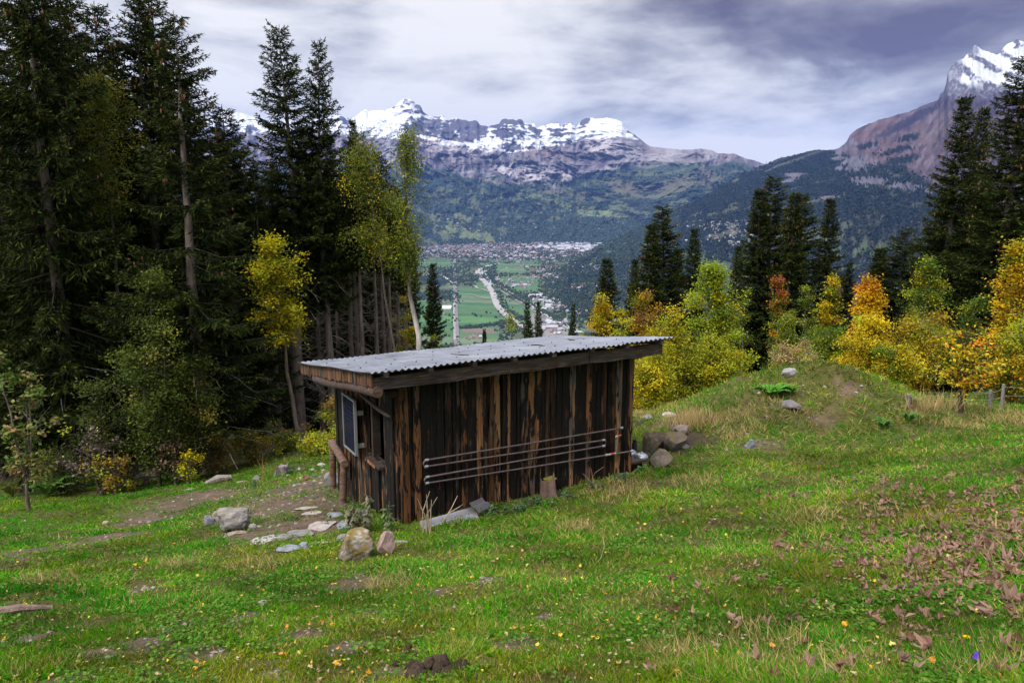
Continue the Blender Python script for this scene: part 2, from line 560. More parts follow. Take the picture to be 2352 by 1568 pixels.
# ------------------------------------------------------------------ grass
def grass():
    r = nrng(11)
    N = 1180000
    u = r.random(N)
    a, b, al = 2.1, 26.0, 1.45
    d = (a ** (1 - al) + u * (b ** (1 - al) - a ** (1 - al))) ** (1 / (1 - al))
    th = r.uniform(-0.92, 0.92, N)
    x, y = d * np.sin(th), d * np.cos(th)
    h = to_hut(np.stack([x, y, gz(x, y)], -1))
    s = mask(SOIL, x, y, 3)
    ff = forest_floor(x, y)
    big = fbm(x * 0.45, y * 0.45, 4, 40)
    med = fbm(x * 1.7, y * 1.7, 4, 41)
    fine = fbm(x * 6.5, y * 6.5, 3, 42)
    keep = ~((h[:, 0] > 0.4) & (h[:, 0] < 3.9) & (h[:, 1] > 0.33) & (h[:, 1] < 2.8))
    keep &= r.random(N) > s * 0.97
    for (sx_, sy_, sr_) in STONES:
        keep &= ((x - sx_) ** 2 + (y - sy_) ** 2 > sr_ * sr_)
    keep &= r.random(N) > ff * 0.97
    keep &= r.random(N) > 0.35 * smooth(0.0, 0.4, fine)
    keep &= r.random(N) > 0.55 * smooth(0.1, 0.4, -med + .5 * fine)
    keep &= ~((y > 17.5) & (r.random(N) < 0.55))
    x, y, d, big, med, fine = (q[keep] for q in (x, y, d, big, med, fine))
    N = len(x)
    z = gz(x, y)
    dry = mask(DRY, x, y, 9)
    tuft = smooth(0.12, 0.45, med)
    md0 = np.exp(-(((x - MOUND[0]) / 2.6) ** 2 + ((y - MOUND[1]) / 2.0) ** 2))
    L = (1 + .8 * md0) * (0.016 + 0.018 * r.random(N)) * (1 + 0.9 * tuft) * (1 + 0.05 * d) * (1 + 0.5 * dry)
    W = (0.0034 + 0.0018 * r.random(N)) * (0.6 + 0.17 * d)
    A = np.stack([r.normal(size=N) * 0.75, r.normal(size=N) * 0.75 - 0.12, 0.28 + 0.45 * r.random(N)], -1)
    A = unit(A)
    S = perp(r, A)
    c = np.zeros((N, 3)) + np.array([0.090, 0.275, 0.001])
    c = lerpc(c, (0.032, 0.225, 0.001), smooth(-0.1, 0.5, big + 0.5 * med))
    c = lerpc(c, (0.19, 0.215, 0.002), smooth(0.05, 0.6, -big + 0.6 * fine))
    c = lerpc(c, (0.13, 0.110, 0.010), smooth(0.05, 0.45, -med) * 0.7)
    md = np.exp(-(((x - MOUND[0]) / 2.6) ** 2 + ((y - MOUND[1]) / 2.0) ** 2))
    c = lerpc(c, (0.17, 0.125, 0.03), md * smooth(-.15, .35, fine + .6 * med) * .85)
    k = r.random(N)
    c = lerpc(c, (0.34, 0.26, 0.09), (k < 0.014 + 0.38 * dry) * 0.9)
    c = lerpc(c, (0.025, 0.15, 0.008), (r.random(N) < 0.22) * 0.8)
    c = c * (0.62 + 0.62 * r.random(N))[:, None]
    mb = MB()
    leaves(mb, np.stack([x, y, z - 0.006], -1), A, S, L, W, c * (1 + .55 * np.clip(fbm(x * .8, y * .8, 4, 44) * 1.6, -.8, .8))[:, None], 0.15)
    o = mb.obj('grass', M_GRASS)
    tag(o, 'short grazed grass covering the whole hillside meadow', 'grass', None, 'stuff')

    # clover and other low broad leaves
    N = 110000
    u = r.random(N)
    d = (a ** (1 - al) + u * (20 ** (1 - al) - a ** (1 - al))) ** (1 / (1 - al))
    th = r.uniform(-0.66, 0.66, N)
    x, y = d * np.sin(th), d * np.cos(th)
    m = fbm(x * 1.3, y * 1.3, 4, 77)
    h = to_hut(np.stack([x, y, gz(x, y)], -1))
    keep = (r.random(N) < smooth(0.0, 0.4, m)) & ~((h[:, 0] > 0.4) & (h[:, 0] < 3.9) & (h[:, 1] > 0.33) & (h[:, 1] < 2.8)) & (r.random(N) > forest_floor(x, y))
    x, y, d = x[keep], y[keep], d[keep]
    N = len(x)
    A = unit(np.stack([r.normal(size=N), r.normal(size=N), 0.35 * r.random(N)], -1))
    S = unit(np.cross(A, np.array([0, 0, 1.0]) + 0.35 * r.normal(size=(N, 3))))
    c = np.array([0.05, 0.135, 0.010]) * (0.6 + 0.9 * r.random(N))[:, None]
    c = lerpc(c, (0.17, 0.23, 0.04), (r.random(N) < 0.18) * 0.8)
    mb = MB()
    Lh = (0.014 + 0.014 * r.random(N)) * (0.8 + 0.07 * d)
    leaves(mb, np.stack([x, y, gz(x, y) + 0.022 + 0.02 * r.random(N)], -1), A, S, Lh, Lh * 0.85, c, 0.1)
    tag(mb.obj('clover', M_GRASS), 'low clover and broad leaved herbs growing through the meadow grass', 'ground cover', None, 'stuff')

    # longer straw-coloured tufts
    mb = MB()
    for (cx_, cy_, rx, ry) in DRY:
        dd = math.hypot(cx_, cy_)
        n = int(min(1100, 160 + 1600 * rx * ry))
        q = np.sqrt(r.random(n))
        an = r.random(n) * 6.283
        x, y = cx_ + rx * q * np.cos(an), cy_ + ry * q * np.sin(an)
        A = unit(np.stack([r.normal(size=n) * 0.5 - 0.25, r.normal(size=n) * 0.5 - 0.1, 0.5 + 0.6 * r.random(n)], -1))
        c = np.array([0.42, 0.33, 0.135]) * (0.5 + 0.8 * r.random(n))[:, None]
        leaves(mb, np.stack([x, y, gz(x, y) - 0.01], -1), A, perp(r, A), (0.05 + 0.11 * r.random(n)) * (0.8 + 0.03 * dd), 0.0024 + 0.0005 * dd, c, 0.1)
    tag(mb.obj('dry_grass', M_GRASS), 'tufts of long straw coloured dead grass in the meadow', 'dry grass', None, 'stuff')

    # pebbles and crumbs on the bare soil
    mb = MB()
    ico = np.array([(1, 0, 0), (-1, 0, 0), (0, 1, 0), (0, -1, 0), (0, 0, 1), (0, 0, -1)], float)
    icf = np.array([(0, 2, 4), (2, 1, 4), (1, 3, 4), (3, 0, 4), (2, 0, 5), (1, 2, 5), (3, 1, 5), (0, 3, 5)])
    for (cx_, cy_, rx, ry) in SOIL + [(-2.4, 11.8, 1.6, 1.6), (-2.6, 14, 1.2, 1.4)]:
        n = int(min(120, 14 + 60 * rx * ry))
        for i in range(n):
            q, an = math.sqrt(r.random()), r.random() * 6.283
            x, y = cx_ + rx * q * math.cos(an), cy_ + ry * q * math.sin(an)
            hh = to_hut(np.array([x, y, 0.0]))
            if 0.35 < hh[0] < 3.9 and 0.3 < hh[1] < 2.8:
                continue
            s = (0.006 + 0.02 * r.random() ** 3) * (0.5 + 0.09 * math.hypot(cx_, cy_))
            v = ico * (0.6 + 0.8 * r.random((6, 1))) * np.array([s, s * 0.8, s * 0.5])
            ca, sa = math.cos(an * 3), math.sin(an * 3)
            v = np.c_[v[:, 0] * ca - v[:, 1] * sa, v[:, 0] * sa + v[:, 1] * ca, v[:, 2]]
            mb.add(v + np.array([x, y, float(gz(x, y)) + s * 0.25]), icf, np.array([0.19, 0.165, 0.145]) * r.uniform(0.5, 1.5))
    tag(mb.obj('gravel', M_ROCK), 'small pebbles and crumbs lying on the bare soil patches', 'gravel', None, 'stuff')


STONES = [(float(bank[0]), float(bank[1]), .35)]


# ================================================================== hut
def mat_boards():
    m, g = new_mat('weathered_boards')
    a = g.n('ShaderNodeAttribute', {'attribute_name': 'Col'})     # r: per-board seed, g: bark amount, b: tone
    s = g.n('ShaderNodeSeparateColor', None, Color=(a, 'Color'))
    tc = g.n('ShaderNodeTexCoord')
    off = g.n('ShaderNodeCombineXYZ', None, X=g.math('MULTIPLY', (s, 0), 37.0), Y=0.0, Z=g.math('MULTIPLY', (s, 0), 91.0))
    v = g.n('ShaderNodeVectorMath', {'operation': 'ADD'}, _0=(tc, 'Object'), _1=off)
    mg = g.n('ShaderNodeMapping', None, Vector=v, Scale=(70, 70, 2.2))
    grain = g.n('ShaderNodeTexNoise', None, Vector=mg, Scale=1.0, Detail=7.0, Roughness=0.65, Distortion=0.3)
    mp = g.n('ShaderNodeMapping', None, Vector=v, Scale=(20, 20, 3.2))
    pat = g.n('ShaderNodeTexNoise', None, Vector=mp, Scale=1.0, Detail=6.0, Roughness=0.6, Distortion=0.25)
    mk = g.n('ShaderNodeMapping', None, Vector=v, Scale=(60, 60, 22))
    crk = g.n('ShaderNodeTexNoise', None, Vector=mk, Scale=1.0, Detail=5.0, Roughness=0.7)
    bare = g.ramp(g.math('ADD', (grain, 'Fac'), g.math('MULTIPLY', g.math('SUBTRACT', (s, 2), 0.5), 0.5)),
                  [(0.22, (0.020, 0.010, 0.006)), (0.42, (0.085, 0.034, 0.012)), (0.62, (0.19, 0.082, 0.030)), (0.85, (0.30, 0.18, 0.09))])
    bark = g.ramp(g.math('MULTIPLY', (crk, 'Fac'), (grain, 'Fac')), [(0.18, (0.0022, 0.0017, 0.0015)), (0.34, (0.012, 0.008, 0.006)), (0.46, (0.07, 0.055, 0.045))])
    thr = g.math('SUBTRACT', g.math('ADD', (pat, 'Fac'), g.math('MULTIPLY', (grain, 'Fac'), 0.10)), g.math('ADD', g.math('MULTIPLY', g.math('SUBTRACT', 1.0, (s, 1)), 0.34), 0.335))
    f = g.ramp(thr, [(0.0, (0, 0, 0)), (0.035, (1, 1, 1))])
    mgr = g.n('ShaderNodeMapping', None, Vector=v, Scale=(11, 11, 0.9), Location=(5, 3, 1))
    gr_ = g.n('ShaderNodeTexNoise', None, Vector=mgr, Scale=1.0, Detail=4.0, Roughness=0.6)
    silver = g.ramp((grain, 'Fac'), [(0.3, (0.035, 0.03, 0.026)), (0.55, (0.085, 0.074, 0.060)), (0.8, (0.20, 0.175, 0.145))])
    bare2 = g.mix(g.ramp((gr_, 'Fac'), [(0.50, (0, 0, 0)), (0.60, (1, 1, 1))]), bare, silver)
    c = g.mix((f, 'Color'), (bare2, 2), bark)
    hb = g.math('ADD', g.math('MULTIPLY', (f, 'Color'), 0.5), g.math('ADD', g.math('MULTIPLY', (grain, 'Fac'), 0.5), g.math('MULTIPLY', (crk, 'Fac'), 0.4)))
    b = g.n('ShaderNodeBump', None, Strength=0.8, Distance=0.008, Height=hb)
    p = g.n('ShaderNodeBsdfPrincipled', None, Base_Color=(c, 2), Roughness=0.75, Normal=b)
    p.inputs['Specular IOR Level'].default_value = 0.25
    g.n('ShaderNodeOutputMaterial', None, Surface=p)
    return m


def mat_timber():
    """sawn beam, grey outside with brown knots"""
    m, g = new_mat('grey_timber')
    a = g.n('ShaderNodeAttribute', {'attribute_name': 'Col'})
    tc = g.n('ShaderNodeTexCoord')
    mg = g.n('ShaderNodeMapping', None, Vector=(tc, 'Object'), Scale=(3.0, 40, 40))
    w = g.n('ShaderNodeTexNoise', None, Vector=mg, Scale=1.0, Detail=6.0, Roughness=0.6, Distortion=1.2)
    mk = g.n('ShaderNodeMapping', None, Vector=(tc, 'Object'), Scale=(5.0, 9, 9))
    k = g.n('ShaderNodeTexNoise', None, Vector=mk, Scale=1.0, Detail=4.0, Roughness=0.6, Distortion=1.5)
    c1 = g.ramp((w, 'Fac'), [(0.3, (0.014, 0.010, 0.009)), (0.5, (0.062, 0.050, 0.049)), (0.75, (0.19, 0.16, 0.155))])
    c2 = g.ramp((w, 'Fac'), [(0.3, (0.012, 0.007, 0.005)), (0.6, (0.085, 0.045, 0.022)), (0.8, (0.25, 0.15, 0.075))])
    f = g.ramp((k, 'Fac'), [(0.42, (0, 0, 0)), (0.6, (1, 1, 1))])
    c = g.mix((f, 'Color'), c1, c2)
    c = g.mix(1.0, (c, 2), (a, 'Color'), 'MULTIPLY')
    b = g.n('ShaderNodeBump', None, Strength=0.6, Distance=0.006, Height=(w, 'Fac'))
    p = g.n('ShaderNodeBsdfPrincipled', None, Base_Color=(c, 2), Roughness=0.8, Normal=b)
    g.n('ShaderNodeOutputMaterial', None, Surface=p)
    return m


def mat_roof():
    m, g = new_mat('galvanised_sheet')
    tc = g.n('ShaderNodeTexCoord')
    n = g.n('ShaderNodeTexNoise', None, Vector=(tc, 'Object'), Scale=2.2, Detail=7.0, Roughness=0.65)
    mp = g.n('ShaderNodeMapping', None, Vector=(tc, 'Object'), Scale=(22, 1.6, 1))
    n2 = g.n('ShaderNodeTexNoise', None, Vector=mp, Scale=1.0, Detail=5.0, Roughness=0.6)
    x = g.math('ADD', g.math('MULTIPLY', (n, 'Fac'), 0.6), g.math('MULTIPLY', (n2, 'Fac'), 0.4))
    c = g.ramp(x, [(0.30, (0.085, 0.09, 0.115)), (0.5, (0.175, 0.188, 0.228)), (0.70, (0.27, 0.285, 0.33))])
    ro = g.n('ShaderNodeMapRange', None, Value=(n, 'Fac'), _1=0.3, _2=0.7, _3=0.34, _4=0.55)
    b = g.n('ShaderNodeBump', None, Strength=0.12, Distance=0.01, Height=(n, 'Fac'))
    p = g.n('ShaderNodeBsdfPrincipled', None, Base_Color=c, Roughness=ro, Metallic=0.2, Normal=b)
    g.n('ShaderNodeOutputMaterial', None, Surface=p)
    return m


def mat_cells():
    m, g = new_mat('solar_cells')
    tc = g.n('ShaderNodeTexCoord')
    mp = g.n('ShaderNodeMapping', None, Vector=(tc, 'UV'))
    a = g.n('ShaderNodeAttribute', {'attribute_name': 'Col'})
    n = g.n('ShaderNodeTexNoise', None, Vector=(tc, 'Object'), Scale=14.0, Detail=3.0)
    c = g.mix((n, 'Fac'), (0.004, 0.005, 0.014, 1), (0.009, 0.012, 0.032, 1))
    c = g.mix(1.0, (c, 2), (a, 'Color'), 'MULTIPLY')
    p = g.n('ShaderNodeBsdfPrincipled', None, Base_Color=(c, 2), Roughness=0.12)
    g.n('ShaderNodeOutputMaterial', None, Surface=p)
    return m


M_BOARD, M_TIMBER, M_ROOF, M_CELL = mat_boards(), mat_timber(), mat_roof(), mat_cells()
M_ALU = mat_noise('aluminium', 10, 0.1, 0.4, 0.02, 50, spec=0.5, metal=0.4)
M_RUST = mat_noise('pipe_metal', 14, 0.45, 0.45, 0.2, 60, spec=0.5, metal=0.25)
RZ = HUT[2] - HB                                # roof height at the near left corner


def roof_z(x, y):
    return RZ + 0.004 * x - 0.15 * y


def build_hut():
    r = nrng(5)
    hut = thing('wooden_hut', 'dark wooden hut of upright bark edged boards under a grey corrugated roof', 'hut', (HUT[0], HUT[1], HB), HTH)

    def board_wall(name, axis_, fixed, lo, hi, z0, ztop, sign, holes=(), wlo=0.05, whi=0.12):
        """upright boards along x (axis_ 0) or y (axis_ 1); holes: (lo, hi, zlo, zhi)"""
        mb = MB()
        p = lo
        while p < hi - 0.02:
            w = min(r.uniform(wlo, whi), hi - p)
            w0 = w * r.uniform(0.86, 0.99)
            off = r.uniform(0.0, 0.035)
            seed, amt, tone = r.random(), r.uniform(.22, 1.0), r.random()
            segs = [(z0 + r.uniform(-0.05, 0.0), ztop(p + w / 2))]
            for (a, b, c, d) in holes:
                if p + w * 0.7 > a and p + w * 0.3 < b:
                    segs = [(z0, c), (d, ztop(p + w / 2))]
            for (za, zb) in segs:
                if zb - za < 0.05:
                    continue
                nz_ = 10
                zs = np.linspace(za, zb, nz_ + 1)
                jl = np.cumsum(r.normal(0, 0.003, nz_ + 1)) * 0.8
                jr = np.cumsum(r.normal(0, 0.003, nz_ + 1)) * 0.8
                ring = []
                for k in range(nz_ + 1):
                    l_, h_ = p + (w - w0) / 2 + jl[k], p + (w + w0) / 2 + jr[k]
                    f_ = fixed + sign * (off + 0.022)
                    bk = fixed + sign * (-0.012)
                    bow = sign * 0.006 * (1 if (seed * 10) % 1 > 0.4 else 0)
                    for (q, e) in ((l_, bk), (l_, f_), ((l_ + h_) / 2, f_ + bow), (h_, f_), (h_, bk)):
                        ring.append((q, e, zs[k]) if axis_ == 0 else (e, q, zs[k]))
                v = np.array(ring)
                fs = []
                for k in range(nz_):
                    for j in range(5):
                        fs.append((k * 5 + j, k * 5 + (j + 1) % 5, (k + 1) * 5 + (j + 1) % 5, (k + 1) * 5 + j))
                mb.add(v, fs, (seed, amt, tone))
                mb.add(v[-5:], [(0, 1, 2, 3), ], (seed, amt, tone))
            p += w
        return mb.obj(name, M_BOARD, hut)

    x0, x1, y0, y1 = 0.46, 3.80, 0.35, 2.78
    board_wall('front_wall', 0, y0, x0, x1, -0.75, lambda q: roof_z(q, y0) - 0.13, -1)
    # opening in the gable wall
    ya = hut_hit(889, 1000, 0, x0)[1]
    yb = hut_hit(841, 1000, 0, x0)[1]
    zt = hut_hit(880, 935, 0, x0)[2]
    zb = hut_hit(886, 1062, 0, x0)[2]
    board_wall('gable_wall', 1, x0, y0 + 0.02, y1, -0.75, lambda q: roof_z(x0, q) - 0.13, -1, [(ya, yb, zb, zt)], 0.06, 0.13)
    board_wall('side_wall', 1, x1, y0 + 0.02, y1, -0.75, lambda q: roof_z(x1, q) - 0.13, 1)
    board_wall('back_wall', 0, y1, x0, x1, -0.9, lambda q: roof_z(q, y1) - 0.13, 1)
    mb = MB()
    box(mb, (x0 + .03, y0 + .03, -0.2), (x1 - .03, y1 - .03, 0.02), (0.25, 0.2, 0.18))
    mb.obj('floor', M_TIMBER, hut)
    # window frame: post in the middle, head and a sloping sill
    mb = MB()
    ym = hut_hit(860, 1000, 0, x0 - .02)[1]
    box(mb, (x0 - 0.05, ym - 0.03, zb), (x0 + 0.05, ym + 0.03, zt), (0.35, 0.3, 0.28))
    box(mb, (x0 - 0.04, ya - 0.03, zb), (x0 + 0.05, ya, zt), (0.5, 0.35, 0.25))
    box(mb, (x0 - 0.04, yb, zb), (x0 + 0.05, yb + 0.03, zt), (0.5, 0.35, 0.25))
    wf = mb.obj('window_frame', M_TIMBER, hut)
    mb = MB()
    box(mb, (x0 - 0.14, ya - 0.06, zb - 0.035), (x0 + 0.02, ym + 0.02, zb - 0.004), (0.45, 0.42, 0.42))
    for i in range(14):
        yy = r.uniform(ya, ym)
        box(mb, (x0 - 0.146, yy, zb - 0.05), (x0 - 0.141, yy + r.uniform(.01, .035), zb - 0.012), (5.0, 3.2, 1.9))
    mb.obj('sill', M_TIMBER, wf)

    # roof: corrugated sheets
    mb = MB()
    L, D, waves = 4.2, 3.10, 55
    nx, ny = waves * 10 + 1, 26
    xx, yy = np.meshgrid(np.linspace(0, L, nx), np.linspace(0, D, ny))
    wav = 0.0105 * np.cos(xx / L * waves * 2 * np.pi)
    sheet = np.floor(xx / 0.84)
    sag = 0.012 * fbm(xx * 1.1, yy * 1.1, 3, 60) + 0.004 * np.sin(sheet * 2.1)
    y2 = yy + 0.012 * np.sin(sheet * 3.7) * (1 - yy / D)
    zz_ = roof_z(xx, yy) + wav + sag
    top = np.stack([xx, y2, zz_], -1).reshape(-1, 3)
    mb.add(top, grid_faces(ny, nx))
    mb.add(top - np.array([0, 0, 0.003]), grid_faces(ny, nx)[:, ::-1])
    n_ = len(top)
    for idx in (np.arange(nx), np.arange(nx) + (ny - 1) * nx, np.arange(ny) * nx, np.arange(ny) * nx + nx - 1):
        a, b = top[idx], top[idx] - np.array([0, 0, 0.003])
        k = len(idx)
        i = np.arange(k - 1)
        mb.add(np.r_[a, b], np.stack([i, i + 1, k + i + 1, k + i], -1))
    # screws with dark washers, in rows over the battens
    for by in (0.12, 0.75, 1.45, 2.15, 2.9):
        for k in range(14):
            xs = (round((0.15 + k * 0.30) / L * waves)) * L / waves + r.choice([0, L / waves])
            ys = by + r.uniform(-.03, .03)
            zs = roof_z(xs, ys) + 0.0125
            an = np.arange(6) / 6 * 6.283
            v = np.r_[np.c_[xs + .012 * np.cos(an), ys + .012 * np.sin(an), np.full(6, zs)], np.c_[xs + .007 * np.cos(an), ys + .007 * np.sin(an), np.full(6, zs + .008)]]
            mb.add(v, [(j, (j + 1) % 6, 6 + (j + 1) % 6, 6 + j) for j in range(6)], (1, 1, 1), 1)
            mb.add(v[6:], np.arange(6)[None], (1, 1, 1), 1)
    rf = mb.obj('roof', [M_ROOF, M_SCREW], hut, False)
    me = rf.data
    me.polygons.foreach_set('use_smooth', np.r_[np.full(2 * (ny - 1) * (nx - 1), True), np.full(len(me.polygons) - 2 * (ny - 1) * (nx - 1), False)])

    # rafters running down the slope, ends showing above the fascia beam
    for px in (884, 987, 1087.6, 1180, 1269.5, 1357, 1437, 1514.6):
        q = hut_hit(px, 840, 1, 0.10)
        xr = q[0]
        mb = MB()
        v = []
        for (yy_) in (0.055, 3.0):
            zt_ = roof_z(xr, yy_) - 0.024
            for (dx, dz) in ((-.028, -.045), (.028, -.045), (.028, 0), (-.028, 0)):
                v.append((xr + dx, yy_, zt_ + dz))
        mb.add(v, [(0, 1, 2, 3), (7, 6, 5, 4), (0, 4, 5, 1), (1, 5, 6, 2), (2, 6, 7, 3), (3, 7, 4, 0)], np.array([2.0, 2.0, 2.3]))
        mb.obj('rafter', M_TIMBER, hut)
    # battens under the sheet edge (mossy, olive)
    mb = MB()
    for yy_ in (0.10, 2.95):
        v = []
        for xr in (0.06, 4.12):
            zt_ = roof_z(xr, yy_) - 0.0145
            v += [(xr, yy_ - .03, zt_ - .009 + .0045), (xr, yy_ + .03, zt_ - .009 - .0045), (xr, yy_ + .03, zt_ - .0045), (xr, yy_ - .03, zt_ + .0045)]
        mb.add(v, [(0, 1, 2, 3), (7, 6, 5, 4), (0, 4, 5, 1), (1, 5, 6, 2), (2, 6, 7, 3), (3, 7, 4, 0)], np.array([1.3, 1.3, .6]))
    mb.obj('batten', M_TIMBER, hut)

    # fascia beams under the long near edge: two lengths with a butt joint
    xj = hut_hit(1352, 830, 1, 0.12)[0]
    for (xa, xb) in ((0.085, xj - 0.006), (xj + 0.006, 4.10)):
        mb = MB()
        n = 12
        v, fs = [], []
        for k in range(n + 1):
            xk = xa + (xb - xa) * k / n
            ztk = roof_z(xk, 0.14) - 0.062
            wv = 0.005 * math.sin(xk * 5.1) + 0.004 * math.sin(xk * 11.3)
            v += [(xk, 0.11, ztk - 0.148 + wv), (xk, 0.17, ztk - 0.150 + wv), (xk, 0.17, ztk), (xk, 0.11, ztk)]
        for k in range(n):
            for j in range(4):
                fs.append((k * 4 + j, (k + 1) * 4 + j, (k + 1) * 4 + (j + 1) % 4, k * 4 + (j + 1) % 4))
        mb.add(v, fs)
        mb.add(v[:4], [(0, 3, 2, 1)])
        mb.add(v[-4:], [(0, 1, 2, 3)])
        mb.obj('fascia_beam', M_TIMBER, hut)
    # short upright boards closing the gable eave
    mb = MB()
    yk = 0.10
    while yk < 3.0:
        w = r.uniform(.07, .16)
        zt_ = roof_z(0.06, yk + w) - 0.016
        hgt = 0.135 + r.uniform(-.012, .012)
        seed = (r.random(), r.uniform(.05, .35), r.uniform(.35, .75))
        sx_ = r.uniform(0, .012)
        v = [(0.06 - sx_, yk, zt_ - hgt), (0.08, yk, zt_ - hgt), (0.08, yk + w - .006, zt_ - hgt - r.uniform(-.006, .006)), (0.06 - sx_, yk + w - .006, zt_ - hgt)]
        v += [(a, b, zt_ + .15 * (yk + w - b)) for (a, b, c) in v]
        mb.add(v, [(0, 3, 2, 1), (4, 5, 6, 7), (0, 1, 5, 4), (1, 2, 6, 5), (2, 3, 7, 6), (3, 0, 4, 7)], seed)
        yk += w
    mb.obj('gable_board', M_BOARD, hut)
    # round log under the gable boards
    a = hut_hit(868, 903, 0, 0.12)
    b = hut_hit(727, 871, 0, 0.12)
    mb = MB()
    k = np.linspace(0, 1, 9)[:, None]
    pts = a * (1 - k) + b * k + np.c_[np.zeros(9), np.zeros(9), 0.012 * np.sin(k[:, 0] * 7)] + np.array([0, 0, 0.01])
    tube(mb, pts, 0.062 + 0.006 * np.sin(k[:, 0] * 9), 12, np.array([0.95, 0.85, 0.85]))
    mb.obj('gable_log', M_TIMBER, hut, True)
    # wall plates: logs along the long walls, ends beyond the gables
    for (yy_, c) in ((0.47, (0.3, 0.25, 0.25)), (2.62, (0.3, 0.25, 0.25))):
        mb = MB()
        zt_ = roof_z(2, yy_) - 0.155
        tube(mb, [(0.14, yy_, zt_ - .03), (2, yy_, zt_ - .02), (4.02, yy_, zt_ - .02)], 0.085, 12, c)
        mb.obj('wall_plate', M_TIMBER, hut, True)
    mb = MB()
    tube(mb, [(0.30, 0.40, roof_z(.3, .4) - .30), (0.62, 0.40, roof_z(.3, .4) - .30)], 0.05, 10, (0.5, 0.45, 0.45))
    mb.obj('log_end', M_TIMBER, hut, True)
    # diagonal brace in front of the gable wall
    a = hut_hit(823, 900, 0, 0.30)
    b = hut_hit(896, 959, 0, 0.30)
    mb = MB()
    pts = np.array([a, a * .7 + b * .3 + (0, 0, -.01), a * .35 + b * .65 + (0, 0, -.012), b * .92 + a * .08, b + (0, 0, .01)])
    tube(mb, pts, [.022, .024, .026, .022, .006], 8, (0.6, 0.5, 0.48))
    mb.obj('brace', M_TIMBER, hut, True)

    # solar panel on brackets
    tl, tr = hut_hit(785.5, 901, 0, x0 - .16), hut_hit(813.5, 922, 0, x0 - .16)
    bl, br_ = hut_hit(788, 1021, 0, x0 - .16), hut_hit(815.5, 1047.5, 0, x0 - .16)
    ya_, yb_ = (tr[1] + br_[1]) / 2, (tl[1] + bl[1]) / 2
    zt_, zb_ = (tl[2] + tr[2]) / 2, (bl[2] + br_[2]) / 2
    xp = x0 - .16
    mb = MB()
    t = 0.022
    box(mb, (xp, ya_, zb_), (xp + .035, ya_ + t, zt_), (.33, .34, .355))
    box(mb, (xp, yb_ - t, zb_), (xp + .035, yb_, zt_), (.33, .34, .355))
    box(mb, (xp, ya_ + t, zt_ - t), (xp + .035, yb_ - t, zt_), (.33, .34, .355))
    box(mb, (xp, ya_ + t, zb_), (xp + .035, yb_ - t, zb_ + t), (.33, .34, .355))
    fr = mb.obj('solar_panel', M_ALU, hut)
    fr['label'] = 'solar panel with aluminium frame on the gable wall'
    mb = MB()
    ncol, nrow = 4, 12
    wy, wz = (yb_ - ya_ - 2 * t) / ncol, (zt_ - zb_ - 2 * t) / nrow
    box(mb, (xp + .012, ya_ + t, zb_ + t), (xp + .02, yb_ - t, zt_ - t), (9, 9, 8))
    for i in range(ncol):
        for j in range(nrow):
            y_, z_ = ya_ + t + i * wy, zb_ + t + j * wz
            box(mb, (xp + .0085, y_ + .003, z_ + .003), (xp + .0115, y_ + wy - .003, z_ + wz - .003), (1, 1, 1))
            box(mb, (xp + .0075, y_ + wy * .5 - .0012, z_ + .004), (xp + .0083, y_ + wy * .5 + .0012, z_ + wz - .004), (9, 9, 8))
    mb.obj('cell_face', M_CELL, fr)
    for zq in (zt_ - .18, zb_ + .12):
        mb = MB()
        box(mb, (xp + .036, ya_ + .03, zq - .03), (x0 - .03, ya_ + .06, zq + .03), (.5, .5, .48))
        mb.obj('bracket', M_ALU, fr)

    # serpentine water pipe on the front wall
    yp = y0 - 0.085

    def w(px, py):
        return hut_hit(px, py, 1, yp)
    R1, L1 = w(1427, 982.5), w(980, 1056)
    L2, R2 = w(979, 1071), w(1386, 1010.5)
    R3, L3 = w(1386, 1024), w(982, 1095)
    L4, R4 = w(981, 1109), w(1455, 1035)

    def ubend(a, b, sgn):
        c = (a + b) / 2
        h = (a - b) / 2
        rr = np.linalg.norm(h)
        return [c + h * math.cos(q) + np.array([sgn * rr, 0, 0]) * math.sin(q) for q in np.linspace(0, math.pi, 7)[1:-1]]
    pts = [R1, (R1 + L1) / 2 + (0, 0, -.004), L1] + ubend(L1, L2, -1) + [L2, (L2 + R2) / 2, R2] + ubend(R2, R3, 1) + [R3, (R3 + L3) / 2, L3] + ubend(L3, L4, -1) + [L4, (L4 + R4) / 2 + (0, 0, -.004), R4]
    mb = MB()
    tube(mb, pts, 0.0115, 8, (.11, .08, .082))
    pipe = mb.obj('heating_pipe', M_RUST, hut, True)
    pipe['label'] = 'serpentine metal water pipe fixed to the front wall'
    for p in (L1, L2, L3, L4, R2, R3, R1, w(1393, 1044.5), w(1411, 1041.5), R4 - (.03, 0, 0)):
        mb = MB()
        tube(mb, [p - (.022, 0, 0), p + (.022, 0, 0)], 0.0175, 8, (.42, .43, .44))
        mb.obj('coupling', M_STEEL, pipe, True)
    va, vb = w(1419, 985), w(1416.5, 1040)
    mb = MB()
    tube(mb, [va, vb], 0.010, 8, (.17, .15, .14))
    mb.obj('riser', M_RUST, pipe, True)
    for q in (w(1418.5, 1001.5), w(1402, 1043)):
        mb = MB()
        tube(mb, [q - (.03, 0, 0), q + (.03, 0, 0)], 0.014, 8, (.45, .40, .32))
        box(mb, tuple(q + (-.008, -.03, .012)), tuple(q + (.045, -.012, .022)), (.55, .09, .06))
        mb.obj('valve', M_PLAIN, pipe)
    for (px, py) in ((984, 1062), (1200, 1030), (1384, 1017)):
        q = w(px, py)
        mb = MB()
        box(mb, tuple(q + (-.012, .01, -.09)), tuple(q + (.012, .055, .02)), (.3, .25, .22))
        mb.obj('pipe_clip', M_TIMBER, pipe)

